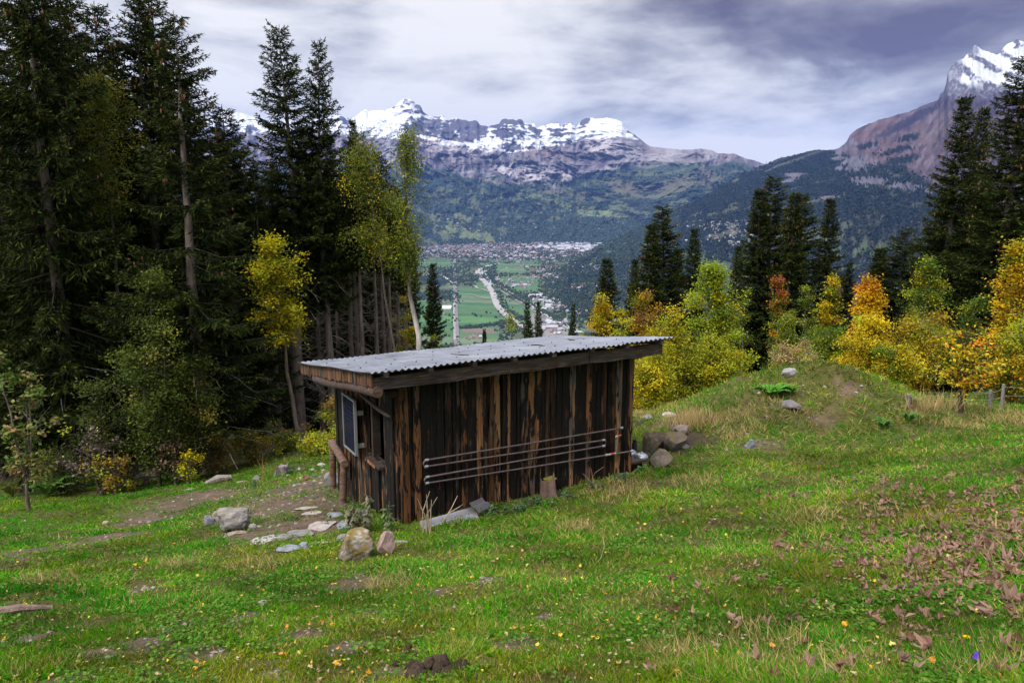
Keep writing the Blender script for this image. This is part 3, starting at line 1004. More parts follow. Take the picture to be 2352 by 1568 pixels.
    # boarded ledge at the far right end
    q = hut_hit(1474, 1056, 1, 0.42)
    zl = q[2]
    mb = MB()
    box(mb, (x1 + .045, 0.40, zl - .03), (x1 + .34, 0.75, zl), (1.0, .85, .8))
    box(mb, (x1 + .045, 0.755, zl - .03), (x1 + .33, 1.15, zl - .002), (.9, .8, .75))
    lg = mb.obj('ledge', M_TIMBER, hut)
    mb = MB()
    box(mb, (x1 + .05, 0.46, zl - 0.7), (x1 + .30, 1.1, zl - .032), (.25, .2, .2))
    mb.obj('ledge_box', M_TIMBER, lg)
    return hut, zl, x1


M_SCREW = mat_noise('dark_screw', 8, 0.3, 0.5, 0.1, 40, metal=0.5)
for nd in M_SCREW.node_tree.nodes:
    if nd.type == 'BSDF_PRINCIPLED':
        for l_ in list(nd.inputs['Base Color'].links):
            M_SCREW.node_tree.links.remove(l_)
        nd.inputs['Base Color'].default_value = (0.02, 0.02, 0.024, 1)
hut, LEDGE_Z, HX1 = build_hut()


def lathe(mb, prof, n=20, col=(1, 1, 1), o=(0, 0, 0)):
    prof = np.asarray(prof, float)
    a = np.arange(n) / n * 2 * np.pi
    v = np.stack([prof[:, 0, None] * np.cos(a), prof[:, 0, None] * np.sin(a), np.repeat(prof[:, 1, None], n, 1)], -1).reshape(-1, 3) + np.asarray(o)
    k = len(prof)
    i, j = np.meshgrid(np.arange(k - 1), np.arange(n), indexing='ij')
    mb.add(v, np.stack([i * n + j, i * n + (j + 1) % n, (i + 1) * n + (j + 1) % n, (i + 1) * n + j], -1).reshape(-1, 4), col)


# things on the ledge
for (px, py, rr, lab) in ((1447, 1038, .10, 'dull metal pot lid half hidden behind the hut corner on the ledge'), (1473, 1046, .10, 'dull metal pot lid lying beside the black flask on the ledge')):
    p = from_hut(np.r_[hut_hit(px, py, 2, LEDGE_Z + .02)[:2], LEDGE_Z])
    mb = MB()
    lathe(mb, [(rr, 0.0), (rr, .008), (rr * .9, .03), (rr * .6, .05), (rr * .2, .058), (.018, .058), (.018, .075), (.0, .078)], 22, (.36, .37, .40))
    o = mb.obj('pot_lid', M_STEEL, None, True)
    o.location = p
    tag(o, lab, 'pot lid')
p = from_hut(np.r_[hut_hit(1467, 1040, 2, LEDGE_Z)[:2] + np.array([0, .1]), LEDGE_Z])
t = thing('vacuum_flask', 'small black flask standing on the ledge by the hut corner', 'flask', p)
mb = MB()
lathe(mb, [(.0, 0), (.036, 0), (.038, .01), (.038, .11), (.03, .125), (.027, .13)], 16, (.03, .03, .035))
mb.obj('body', M_PLAIN, t, True)
mb = MB()
lathe(mb, [(.029, .13), (.030, .165), (.024, .175), (0, .176)], 16, (.02, .02, .022))
mb.obj('cap', M_PLAIN, t, True)

# log handrail by the gable
pa, pb = hit(786, 1157), hit(763, 1123)
ta = at(789.5, 1061, pa[1] + .0)
tb = at(764.5, 1020, pb[1])
hr = thing('log_handrail', 'short handrail of two round wooden posts with a log on top by the gable wall', 'handrail', pa)
wcol = (1.9, 1.6, 1.35)
for (b_, t_) in ((pa, ta), (pb, tb)):
    mb = MB()
    tube(mb, np.array([b_ - (0, 0, .25), b_ * .5 + t_ * .5 + (.006, 0, 0), t_ - (0, 0, .02)]) - pa, [.052, .05, .047], 12, wcol)
    mb.obj('post', M_TIMBER, hr, True)
mb = MB()
dv = unit(ta - tb)
tube(mb, np.array([tb - dv * .12, tb, (ta + tb) / 2 + (0, 0, .012), ta, ta + dv * .09]) - pa, [.05, .056, .056, .056, .05], 12, np.array(wcol) * np.array([1, 1, 1.12]))
mb.obj('rail', M_TIMBER, hr, True)

# ================================================================== valley and mountains
VZ = -560.0            # height of the valley floor below the viewer


def floor_at(px, py, dz=0.0):
    r = ray(px, py)
    return r * ((VZ + dz) / r[..., 2])[..., None]


def poly_interp(pts):
    a = np.array(pts, float)
    return a[:, 0], a[:, 1]


def ell(px, py, cx_, cy_, rx, ry, ang=0.0):
    c, s = math.cos(ang), math.sin(ang)
    dx, dy = px - cx_, py - cy_
    return np.sqrt(((dx * c + dy * s) / rx) ** 2 + ((-dx * s + dy * c) / ry) ** 2)


def massif(name, sky, foot, d_ridge, ncol, nrow, seed, amp, colour, label, power=1.0, back=2500.0):
    sx_, sy_ = poly_interp(sky)
    fx_, fy_ = poly_interp(foot)
    u = np.linspace(sx_[0], sx_[-1], ncol)
    ysky = np.interp(u, sx_, sy_)
    ysky = ysky + 1.6 * fbm(u * 0.09, u * 0 + seed, 4, seed) * smooth(520, 330, ysky)
    yft = np.maximum(np.interp(u, fx_, fy_), ysky + 0.5)
    v = np.linspace(0, 1, nrow)[:, None]
    py = yft + (ysky - yft) * v
    px = np.broadcast_to(u, py.shape)
    r = ray(px, py)
    rf = ray(u, yft)
    d0 = VZ / np.minimum(rf[:, 2], -0.02)
    d1 = np.interp(u, *poly_interp(d_ridge))
    d = d0 * (np.maximum(d1, d0 + 5) / d0) ** (v ** power)
    w = np.sin(np.pi * np.clip(v, 0, 1)) ** 0.6
    s = px * d1 / F                       # metres along the range
    e = r[..., 2] * d                     # elevation
    big = ridged(s / 2600 + 0.15 * e / 1000, e / 3800, 4, seed)
    wx, wy = 0.5 * fbm(s / 900, e / 700, 3, seed + 5), 0.5 * fbm(s / 900, e / 700, 3, seed + 6)
    rib = ridged(s / 560 + wx + 0.30 * e / 400, e / 1350 + wy, 5, seed + 9, 0.6)
    q = d * 0.55 + e * 1.2                # position up the slope, for what grows on it
    fine = fbm(s / 130, e / 130, 5, seed + 20)
    strata = fbm(s / 2600, e / 75 + 0.8 * fbm(s / 900, e / 600, 3, seed + 3), 3, seed + 30)
    hi = smooth(0.15, 0.7, v)
    disp = amp * w * (0.55 * (big - 0.5) + (0.25 + 0.55 * hi) * (rib - 0.5) + 0.20 * fine + 0.05 * hi * strata)
    d = d - disp
    P = r * d[..., None]
    c, forest = colour(px, py, q, s, e, rib, fine, strata, big)
    # a back side so that the massif is a solid ridge
    top = P[-1]
    hz = unit(top * np.array([1, 1, 0]))
    b1 = top + hz * back * .5 - np.array([0, 0, .25 * back])
    b2 = top + hz * back
    b2[:, 2] = VZ - 40
    Pf = np.concatenate([P, b1[None], b2[None]])
    cf = np.concatenate([c, c[-1:], c[-1:]])
    mb = MB()
    mb.add(Pf.reshape(-1, 3), grid_faces(*Pf.shape[:2]), cf.reshape(-1, 3))
    o = mb.obj(name, M_TERRAIN, None, True)
    tag(o, label, None, None, 'structure')
    return P, px, py, forest


SNOW = np.array([0.62, 0.64, 0.68])


def col_north(px, py, q_, s, e, rib, fine, strata, big):
    n1 = fbm(s / 900, e / 500, 5, 301)
    n2 = fbm(s / 260, e / 160, 5, 302)
    n3 = fbm(s / 90, e / 60, 4, 303)
    c = np.zeros(px.shape + (3,)) + np.array([0.150, 0.135, 0.150])            # grey mauve rock
    c = lerpc(c, (0.26, 0.24, 0.25), smooth(0.05, 0.5, n2 + 0.5 * (rib - .5)))
    c = lerpc(c, (0.075, 0.068, 0.085), smooth(0.0, 0.45, -n2 + 0.4 * n3) * .8)
    brown = smooth(395, 365, py) * smooth(-0.25, 0.25, n1 + .2)
    c = lerpc(c, (0.16, 0.125, 0.120), brown * .55)
    c = lerpc(c, (0.26, 0.185, 0.13), (1 - smooth(.5, 1.1, ell(px, py, 1010, 322, 60, 14, .12) + .4 * n3)) * .8)
    c = lerpc(c, (0.23, 0.16, 0.125), (1 - smooth(.5, 1.1, ell(px, py, 1255, 352, 110, 9, .1) + .5 * n3)) * .7)
    scr = fbm(s / 75 + .5 * n2, e / 620, 5, 305)
    c = lerpc(c, (0.27, 0.235, 0.235), smooth(.08, .45, scr) * .55)
    c = lerpc(c, (0.06, 0.055, 0.07), smooth(.10, .45, -scr + .5 * (.6 - rib)) * .6)
    # pale cliffs
    for (a, b, rx, ry, an) in ((1165, 392, 36, 12, .25), (1218, 398, 40, 18, .2), (1255, 405, 25, 22, 0), (1020, 335, 55, 14, .1), (1440, 425, 60, 9, .32), (1520, 448, 70, 9, .28), (1345, 435, 35, 16, .5), (1300, 408, 30, 12, .3),
                               (1100, 350, 40, 14, .2), (1660, 455, 60, 10, .2), (1385, 335, 60, 18, .05), (1585, 385, 25, 12, 0)):
        q = ell(px, py, a, b, rx, ry, an) + 0.7 * n3 + .4 * n2
        c = lerpc(c, (0.40, 0.36, 0.37), (1 - smooth(0.6, 1.05, q)) * .9)
        c = lerpc(c, (0.13, 0.115, 0.13), (1 - smooth(0.6, 1.05, q)) * smooth(.1, .5, np.sin(s / 70 + 3 * n3)) * .5)
    # green and wooded lower slopes
    n1, n2, n3 = fbm(s / 800, q_ / 800, 5, 311), fbm(s / 240, q_ / 260, 5, 312), fbm(s / 80, q_ / 90, 4, 313)
    tl = np.interp(px, [440, 980, 1060, 1130, 1200, 1300, 1360, 1440, 1500, 1570, 1640, 1760], [400, 392, 398, 410, 418, 420, 400, 380, 372, 372, 382, 390])
    low = smooth(-10, 14, py - tl + 26 * n1 + 16 * n2)
    grn = lerpc(np.zeros_like(c) + np.array([0.085, 0.10, 0.055]), (0.10, 0.135, 0.068), smooth(0.0, 0.4, n2 + .3 * n3))
    grn = lerpc(grn, (0.11, 0.105, 0.065), smooth(0.15, 0.5, -n1))
    c = lerpc(c, grn, low)
    bump = (1 - smooth(.8, 1.1, ell(px, py, 1330, 532, 190, 32, -.08)))
    fm = np.clip(smooth(-0.12, 0.06, n2 + 0.55 * n1 + .3 * n3 + .05) * low + bump, 0, 1)
    meadow = (1 - smooth(.6, 1.1, ell(px, py, 1420, 500, 60, 16, .25) + .5 * n3)) + (1 - smooth(.6, 1.1, ell(px, py, 1290, 470, 120, 10, .3) + .8 * n3)) * .8 + (1 - smooth(.6, 1.1, ell(px, py, 1080, 535, 80, 14, .2) + .8 * n3)) * .7 + (1 - smooth(.6, 1.1, ell(px, py, 1050, 500, 60, 10, .1) + .8 * n3)) * .5
    fm = fm * (1 - np.clip(meadow, 0, 1) * (1 - bump))
    c = lerpc(c, (0.16, 0.195, 0.085), np.clip(meadow, 0, 1) * low * (1 - bump) * .8)
    c = lerpc(c, (0.042, 0.064, 0.052), fm * .92)
    # rusty beeches
    c = lerpc(c, (0.085, 0.065, 0.035), fm * smooth(.2, .5, -n3 + .3 * n1) * .5)
    n1, n2, n3 = fbm(s / 900, e / 500, 5, 301), fbm(s / 260, e / 160, 5, 302), fbm(s / 90, e / 60, 4, 303)
    # snow
    sl_ = np.interp(px, [440, 800, 900, 960, 1010, 1060, 1120, 1180, 1240, 1300, 1330, 1360, 1420, 1440, 1475, 1500, 1560, 1760],
                    [305, 305, 318, 318, 326, 336, 346, 350, 340, 334, 320, 318, 314, 316, 322, 332, 330, 330])
    snow = smooth(5, -5, py - sl_ + 6 * n3 + 7 * n2 + 5 * (rib - .5))
    rk = smooth(.12, .42, .7 * strata + .9 * (.62 - rib) + .35 * n3 + .05)
    band = (1 - smooth(.7, 1.2, ell(px, py, 1020, 300, 95, 26, .18))) * .55 + (1 - smooth(.6, 1.1, ell(px, py, 950, 250, 40, 26, .5))) * .35 + (1 - smooth(.6, 1.1, ell(px, py, 1080, 285, 50, 16, .2))) * .5 \
        + (1 - smooth(.6, 1.1, ell(px, py, 1175, 279, 34, 8, 0))) * .9 + (1 - smooth(.6, 1.1, ell(px, py, 1345, 280, 16, 13, -.5))) * .8 + smooth(1430, 1475, px) * .6
    clean = (1 - smooth(.7, 1.2, ell(px, py, 1388, 294, 52, 22, .05))) * .75 + (1 - smooth(.7, 1.2, ell(px, py, 885, 275, 75, 26, -.1))) * .7 + (1 - smooth(.7, 1.1, ell(px, py, 1050, 336, 90, 9, .25))) * .9
    rock = smooth(.25, .55, rk * .62 + band - clean + .30 * n3 + .30 * (.62 - rib) + .12 * fine)
    c = lerpc(c, SNOW, snow * (1 - rock))
    c = lerpc(c, (0.085, 0.082, 0.105), snow * rock * .85)
    return c, fm


def col_east(px, py, q_, s, e, rib, fine, strata, big):
    n1 = fbm(s / 420, e / 300, 5, 401)
    n2 = fbm(s / 130, e / 90, 5, 402)
    n3 = fbm(s / 45, e / 35, 4, 403)
    c = np.zeros(px.shape + (3,)) + np.array([0.135, 0.098, 0.098])
    c = lerpc(c, (0.20, 0.15, 0.145), smooth(0.0, 0.5, n2))
    c = lerpc(c, (0.105, 0.085, 0.10), smooth(280, 225, py) * .9)                       # scree
    c = lerpc(c, (0.17, 0.115, 0.095), (1 - smooth(.6, 1.2, ell(px, py, 2080, 330, 110, 26, -.35) + .6 * n2)) * .75)
    c = lerpc(c, (0.17, 0.105, 0.090), (1 - smooth(.6, 1.2, ell(px, py, 2010, 300, 60, 18, -.3) + .6 * n2)) * .7)
    c = lerpc(c, (0.19, 0.145, 0.12), (1 - smooth(.6, 1.2, ell(px, py, 2160, 300, 80, 30, -.5) + .6 * n2)) * .6)
    scr = fbm((.55 * s - .8 * e) / 62 + .5 * n1, (.8 * s + .55 * e) / 420, 5, 405)
    c = lerpc(c, (0.27, 0.215, 0.215), smooth(.08, .5, scr) * .45)
    c = lerpc(c, (0.055, 0.045, 0.058), smooth(.08, .40, -scr + .6 * n2) * .6)
    c = lerpc(c, (0.045, 0.042, 0.060), (1 - smooth(.6, 1.15, ell(px, py, 2082, 281, 100, 11, -.48) + .5 * n3)) * .8)
    tl = np.interp(px, [1300, 1700, 1850, 1920, 1960, 2010, 2060, 2110, 2200, 2700], [300, 330, 330, 345, 372, 378, 382, 400, 470, 520])
    low = smooth(-8, 10, py - tl + 14 * n1 + 10 * n2)
    v1, v2 = fbm(s / 520, q_ / 560, 5, 411), fbm(s / 170, q_ / 190, 5, 412)
    fm = low * smooth(-.40, -.05, v2 + .6 * v1 + .15)
    for (a, b, rx, ry) in ((2085, 316, 26, 9), (2060, 345, 45, 7), (2070, 368, 40, 10), (2045, 255, 50, 6), (1990, 335, 30, 7)):
        fm = np.maximum(fm, 1 - smooth(.7, 1.1, ell(px, py, a, b, rx, ry, -.2) + .8 * n3))
    cl = np.zeros_like(px)
    for (a, b, rx, ry, an) in ((1963, 376, 40, 20, 0), (1946, 332, 22, 16, -.4), (1825, 408, 42, 16, -.2), (2000, 418, 46, 13, .1), (2080, 428, 50, 10, .1), (2140, 435, 30, 9, 0), (1910, 455, 20, 6, 0), (2210, 440, 30, 10, 0)):
        cl = np.maximum(cl, 1 - smooth(.65, 1.05, ell(px, py, a, b, rx, ry, an) + .9 * n3 + .4 * n2))
    fm = fm * (1 - cl)
    c = lerpc(c, (0.10, 0.125, 0.06), low * (1 - fm) * .9)
    lowm = smooth(505, 570, py) * smooth(.05, .25, v1 + .6 * v2)
    fm = fm * (1 - lowm)
    c = lerpc(c, (0.115, 0.165, 0.065), lowm * .85)
    c = lerpc(c, (0.017, 0.026, 0.025), fm * .94)
    c = lerpc(c, (0.080, 0.072, 0.038), fm * smooth(.15, .5, n1 - .5 * n3) * smooth(380, 470, py) * .6)
    c = lerpc(c, (0.20, 0.185, 0.195), cl * .9)
    c = lerpc(c, (0.12, 0.10, 0.10), cl * smooth(.1, .5, n3) * .6)
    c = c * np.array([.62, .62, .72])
    # peak: rock bands and snow
    pk = smooth(236, 205, py + 6 * n2) * smooth(2150, 2176, px)
    c = lerpc(c, (0.10, 0.098, 0.125), pk * .9)
    c = lerpc(c, (0.19, 0.185, 0.22), pk * smooth(0, .4, n3 + .5 * strata))
    sn = pk * smooth(205, 180, py + 10 * n2 - .06 * (px - 2180))
    line = np.sin((py - .42 * (px - 2180)) / 6.5 + 2.2 * n1 + 1.2 * n2)
    sn = sn * smooth(-.15, .18, line * .55 + .4 * n3 + .3 * fine + .5 * n2 + .25 * smooth(2200, 2300, px) + .1)
    left_face = (1 - smooth(.6, 1.1, ell(px, py, 2192, 170, 22, 50, .25))) + (1 - smooth(.6, 1.1, ell(px, py, 2236, 118, 13, 17, .3))) + (1 - smooth(.6, 1.1, ell(px, py, 2333, 92, 7, 9, 0)))
    sn = np.clip(sn - .85 * np.clip(left_face, 0, 1), 0, 1)
    c = lerpc(c, SNOW * 0.92, sn)
    return c, fm


north_sky = [(-300, 330), (440, 300), (480, 270), (515, 255), (535, 252), (560, 262), (600, 275), (700, 282), (760, 266), (784, 263), (797, 277), (817, 267), (829, 258), (839, 251), (846, 256), (860, 254), (887, 253), (907, 245), (914, 237), (921, 231), (934, 227), (943, 228), (947, 231), (954, 238), (966, 243), (972, 257), (986, 267), (1007, 269), (1013, 266), (1018, 267), (1031, 277), (1040, 272), (1047, 271), (1061, 276), (1070, 275), (1077, 279), (1085, 279), (1090, 276), (1096, 278), (1102, 287), (1117, 290), (1135, 287), (1147, 284), (1152, 275), (1161, 272), (1168, 275), (1178, 274), (1185, 277), (1194, 273), (1200, 276), (1204, 283), (1215, 285), (1228, 284), (1234, 295), (1244, 290), (1251, 287), (1270, 283), (1284, 282), (1289, 289), (1298, 285), (1311, 279), (1318, 288), (1322, 296), (1331, 281), (1338, 275), (1344, 272), (1362, 271), (1366, 273), (1394, 271), (1411, 274), (1428, 280), (1438, 297), (1458, 310), (1472, 321), (1485, 331), (1494, 337), (1535, 341), (1568, 344), (1590, 344), (1611, 341), (1631, 344), (1648, 352), (1691, 354), (1708, 363), (1735, 369), (1761, 379), (1850, 420)]
north_foot = [(-300, 575), (440, 575), (940, 572), (980, 566), (1060, 562), (1200, 557), (1390, 557), (1480, 560), (1850, 560)]
north_d = [(-300, 14500), (440, 14500), (1000, 14000), (1330, 13500), (1480, 12800), (1600, 11500), (1850, 11500)]
east_sky = [(1270, 645), (1290, 622), (1318, 603), (1351, 586), (1394, 559), (1440, 538), (1478, 520), (1530, 494), (1568, 474), (1602, 460), (1635, 441), (1681, 414), (1705, 403), (1735, 388), (1768, 374), (1785, 365), (1810, 359), (1835, 354), (1858, 347), (1878, 344), (1908, 345), (1928, 340), (1945, 325), (1952, 310), (1968, 297), (1985, 289), (2002, 282), (2024, 274), (2045, 269), (2066, 262), (2088, 257), (2112, 246), (2135, 237), (2155, 230), (2160, 217), (2168, 210), (2174, 187), (2177, 163), (2188, 150), (2198, 140), (2206, 137), (2214, 135), (2220, 125), (2227, 121), (2232, 117), (2235, 107), (2239, 104), (2242, 103), (2247, 106), (2252, 112), (2262, 117), (2275, 121), (2292, 127), (2297, 121), (2300, 115), (2308, 107), (2315, 100), (2332, 95), (2335, 88), (2338, 88), (2342, 93), (2352, 97), (2450, 130), (2700, 220)]
east_foot = [(1270, 690), (1300, 705), (1330, 720), (1400, 752), (1480, 790), (1600, 845), (1800, 900), (2352, 1000), (2700, 1050)]
east_d = [(1270, 5600), (1318, 6300), (1480, 6800), (1760, 7200), (1930, 6500), (2240, 7200), (2700, 7600)]
NP, NPX, NPY, NFM = massif('mountain_range', north_sky, north_foot, north_d, 1500, 380, 71, 1000, col_north, 'snow capped mountain range across the head of the valley', 1.0)
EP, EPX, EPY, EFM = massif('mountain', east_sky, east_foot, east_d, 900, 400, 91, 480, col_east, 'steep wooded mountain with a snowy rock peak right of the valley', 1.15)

# ------------------------------------------------------------------ valley floor
vu = np.linspace(-700, 1900, 640)
vrow = np.concatenate([np.linspace(1250, 906, 40), np.linspace(900, 700, 120), np.linspace(698, 540, 200)])
VPX, VPY = np.meshgrid(vu, vrow)
VP = floor_at(VPX, VPY)
vx, vy = VP[..., 0], VP[..., 1]
n1 = fbm(vx / 420, vy / 420, 4, 501)
n2 = fbm(vx / 110, vy / 110, 4, 502)
vc = np.zeros(VPX.shape + (3,)) + np.array([0.075, 0.135, 0.062])
strip = np.floor((vy + 0.25 * vx) / 95.0)
h = np.modf(np.abs(np.sin(strip * 12.9898) * 43758.5))[0]
vc = lerpc(vc, (0.055, 0.115, 0.058), smooth(.3, .5, h))
vc = lerpc(vc, (0.125, 0.15, 0.095), smooth(.62, .7, h))
vc = lerpc(vc, (0.085, 0.165, 0.065), smooth(.86, .9, h))
VFIELDS = [(905, 690, 1040, 790), (1050, 660, 1145, 790), (1090, 648, 1170, 700), (1145, 635, 1240, 670), (1150, 690, 1260, 740), (1140, 605, 1205, 628), (1180, 598, 1240, 612), (1100, 605, 1125, 612), (1130, 597, 1160, 604), (960, 598, 1040, 612), (1250, 760, 1300, 800)]
fld = np.zeros_like(VPX)
for (a, b, c_, d_) in VFIELDS:
    fld = np.maximum(fld, smooth(a - 6, a + 3, VPX) * smooth(c_ + 6, c_ - 3, VPX) * smooth(b - 3, b + 2, VPY) * smooth(d_ + 3, d_ - 2, VPY))
wild = np.clip(1 - fld + .0 * n1, 0, 1)
vc = lerpc(vc, (0.075, 0.085, 0.055), wild * .9)
vc = lerpc(vc, (0.11, 0.16, 0.07), wild * smooth(.1, .3, n2) * .8)
townm = (1 - smooth(.75, 1.1, ell(VPX, VPY, 1180, 574, 250, 21, 0) + .35 * n1))
vc = lerpc(vc, (0.20, 0.185, 0.19), townm * .75)
track = smooth(8, 4, np.abs(VPY - 759)) * smooth(1055, 1070, VPX) * smooth(1150, 1130, VPX)
vc = lerpc(vc, (0.17, 0.12, 0.11), track * .8)
ind = 1 - smooth(.7, 1.1, ell(VPX, VPY, 1262, 752, 62, 24, .5) + .4 * n2)
vc = lerpc(vc, (0.23, 0.20, 0.20), ind * .8)
mb = MB()
mb.add(VP.reshape(-1, 3), grid_faces(*VP.shape[:2]), vc.reshape(-1, 3))
tag(mb.obj('valley_floor', M_LANDFAR, None, False), 'flat valley floor with green fields far below', None, None, 'structure')


def strip_mesh(name, pts, w0, w1, col, dz, label, mat=None):
    """ribbon on the valley floor through picture points; widths in metres"""
    p = np.array(pts, float)
    t = np.r_[0, np.cumsum(np.hypot(*np.diff(p, axis=0).T))]
    q = np.linspace(0, t[-1], 140)
    sm = np.stack([np.interp(q, t, p[:, 0]), np.interp(q, t, p[:, 1])], -1)
    for _ in range(10):
        sm[1:-1] = (sm[:-2] + 2 * sm[1:-1] + sm[2:]) / 4
    P = floor_at(sm[:, 0], sm[:, 1], dz)
    tg = np.gradient(P, axis=0)
    sd = unit(np.stack([tg[:, 1], -tg[:, 0], 0 * tg[:, 0]], -1))
    w = np.linspace(w0, w1, len(P))[:, None] / 2
    v = np.concatenate([P - sd * w, P + sd * w])
    n = len(P)
    i = np.arange(n - 1)
    mb = MB()
    mb.add(v, np.stack([i, i + 1, n + i + 1, n + i], -1), col)
    o = mb.obj(name, mat or M_LANDFAR)
    tag(o, label, None, None, 'structure')
    return o


def zq(l):
    return [(955.5 + 0.2344 * a, 526.75 + 0.2344 * b) for a, b in l]


strip_mesh('motorway', zq([(830, 333), (760, 338), (690, 362), (620, 388), (595, 415), (620, 462), (690, 530), (735, 590), (762, 640), (772, 690), (800, 750), (850, 810), (910, 860), (980, 905), (1060, 950), (1200, 1010)]), 34, 34, (.30, .28, .275), 3, 'pale motorway curving along the valley floor')
strip_mesh('road', zq([(378, 290), (378, 420), (383, 620), (388, 800), (394, 1000), (400, 1150)]), 22, 22, (.17, .16, .165), 3, 'straight grey road crossing the valley floor')
strip_mesh('track', zq([(395, 640), (372, 650), (382, 680), (372, 740), (378, 1080)]), 9, 9, (.26, .25, .24), 3.5, 'pale track beside the straight road')
strip_mesh('lane', zq([(400, 626), (450, 628), (520, 632), (575, 642), (620, 660), (680, 672), (740, 674), (800, 663)]), 10, 10, (.25, .24, .235), 4, 'pale lane winding from the road to the motorway')
strip_mesh('river', zq([(668, 400), (655, 425), (690, 480), (730, 525), (760, 548)]), 42, 34, (.27, .31, .29), 2, 'pale river bend beside the motorway')
strip_mesh('river', zq([(1120, 700), (1165, 755), (1205, 790), (1260, 822), (1380, 885), (1470, 940), (1600, 1010)]), 38, 42, (.27, .31, .29), 2, 'pale river reach behind the spruce tips')
strip_mesh('lane', zq([(810, 455), (785, 480), (790, 510), (845, 565), (900, 600), (1000, 660), (1130, 740)]), 13, 13, (.24, .23, .225), 4, 'narrow pale lane along the right bank of the river')
strip_mesh('track', zq([(580, 548), (600, 575), (660, 585), (720, 610)]), 16, 12, (.25, .24, .23), 4, 'pale loop of track beside the motorway')
strip_mesh('railway', zq([(760, 560), (880, 625), (960, 680), (1060, 730), (1150, 790), (1300, 880)]), 16, 16, (.20, .17, .17), 3, 'railway line along the river')
pts = np.array([(62, 450), (130, 438), (230, 440), (300, 480), (330, 510), (290, 540), (220, 545), (120, 520), (70, 490)], float)
P = floor_at(955.5 + .2344 * pts[:, 0], 526.75 + .2344 * pts[:, 1], 3)
m_lake, gq = new_mat('lake_water')
gq.n('ShaderNodeOutputMaterial', None, Surface=gq.n('ShaderNodeBsdfPrincipled', None, Base_Color=(.03, .06, .12, 1), Roughness=.15))
mb = MB()
mb.add(P, np.arange(len(P))[None])
tag(mb.obj('lake', m_lake), 'small dark blue lake left of the straight road', None, None, 'structure')
strip_mesh('shore', zq([(62, 450), (130, 438), (230, 440), (270, 460), (340, 505), (365, 530)]), 14, 14, (.45, .44, .40), 4.5, 'pale gravel shore of the lake')


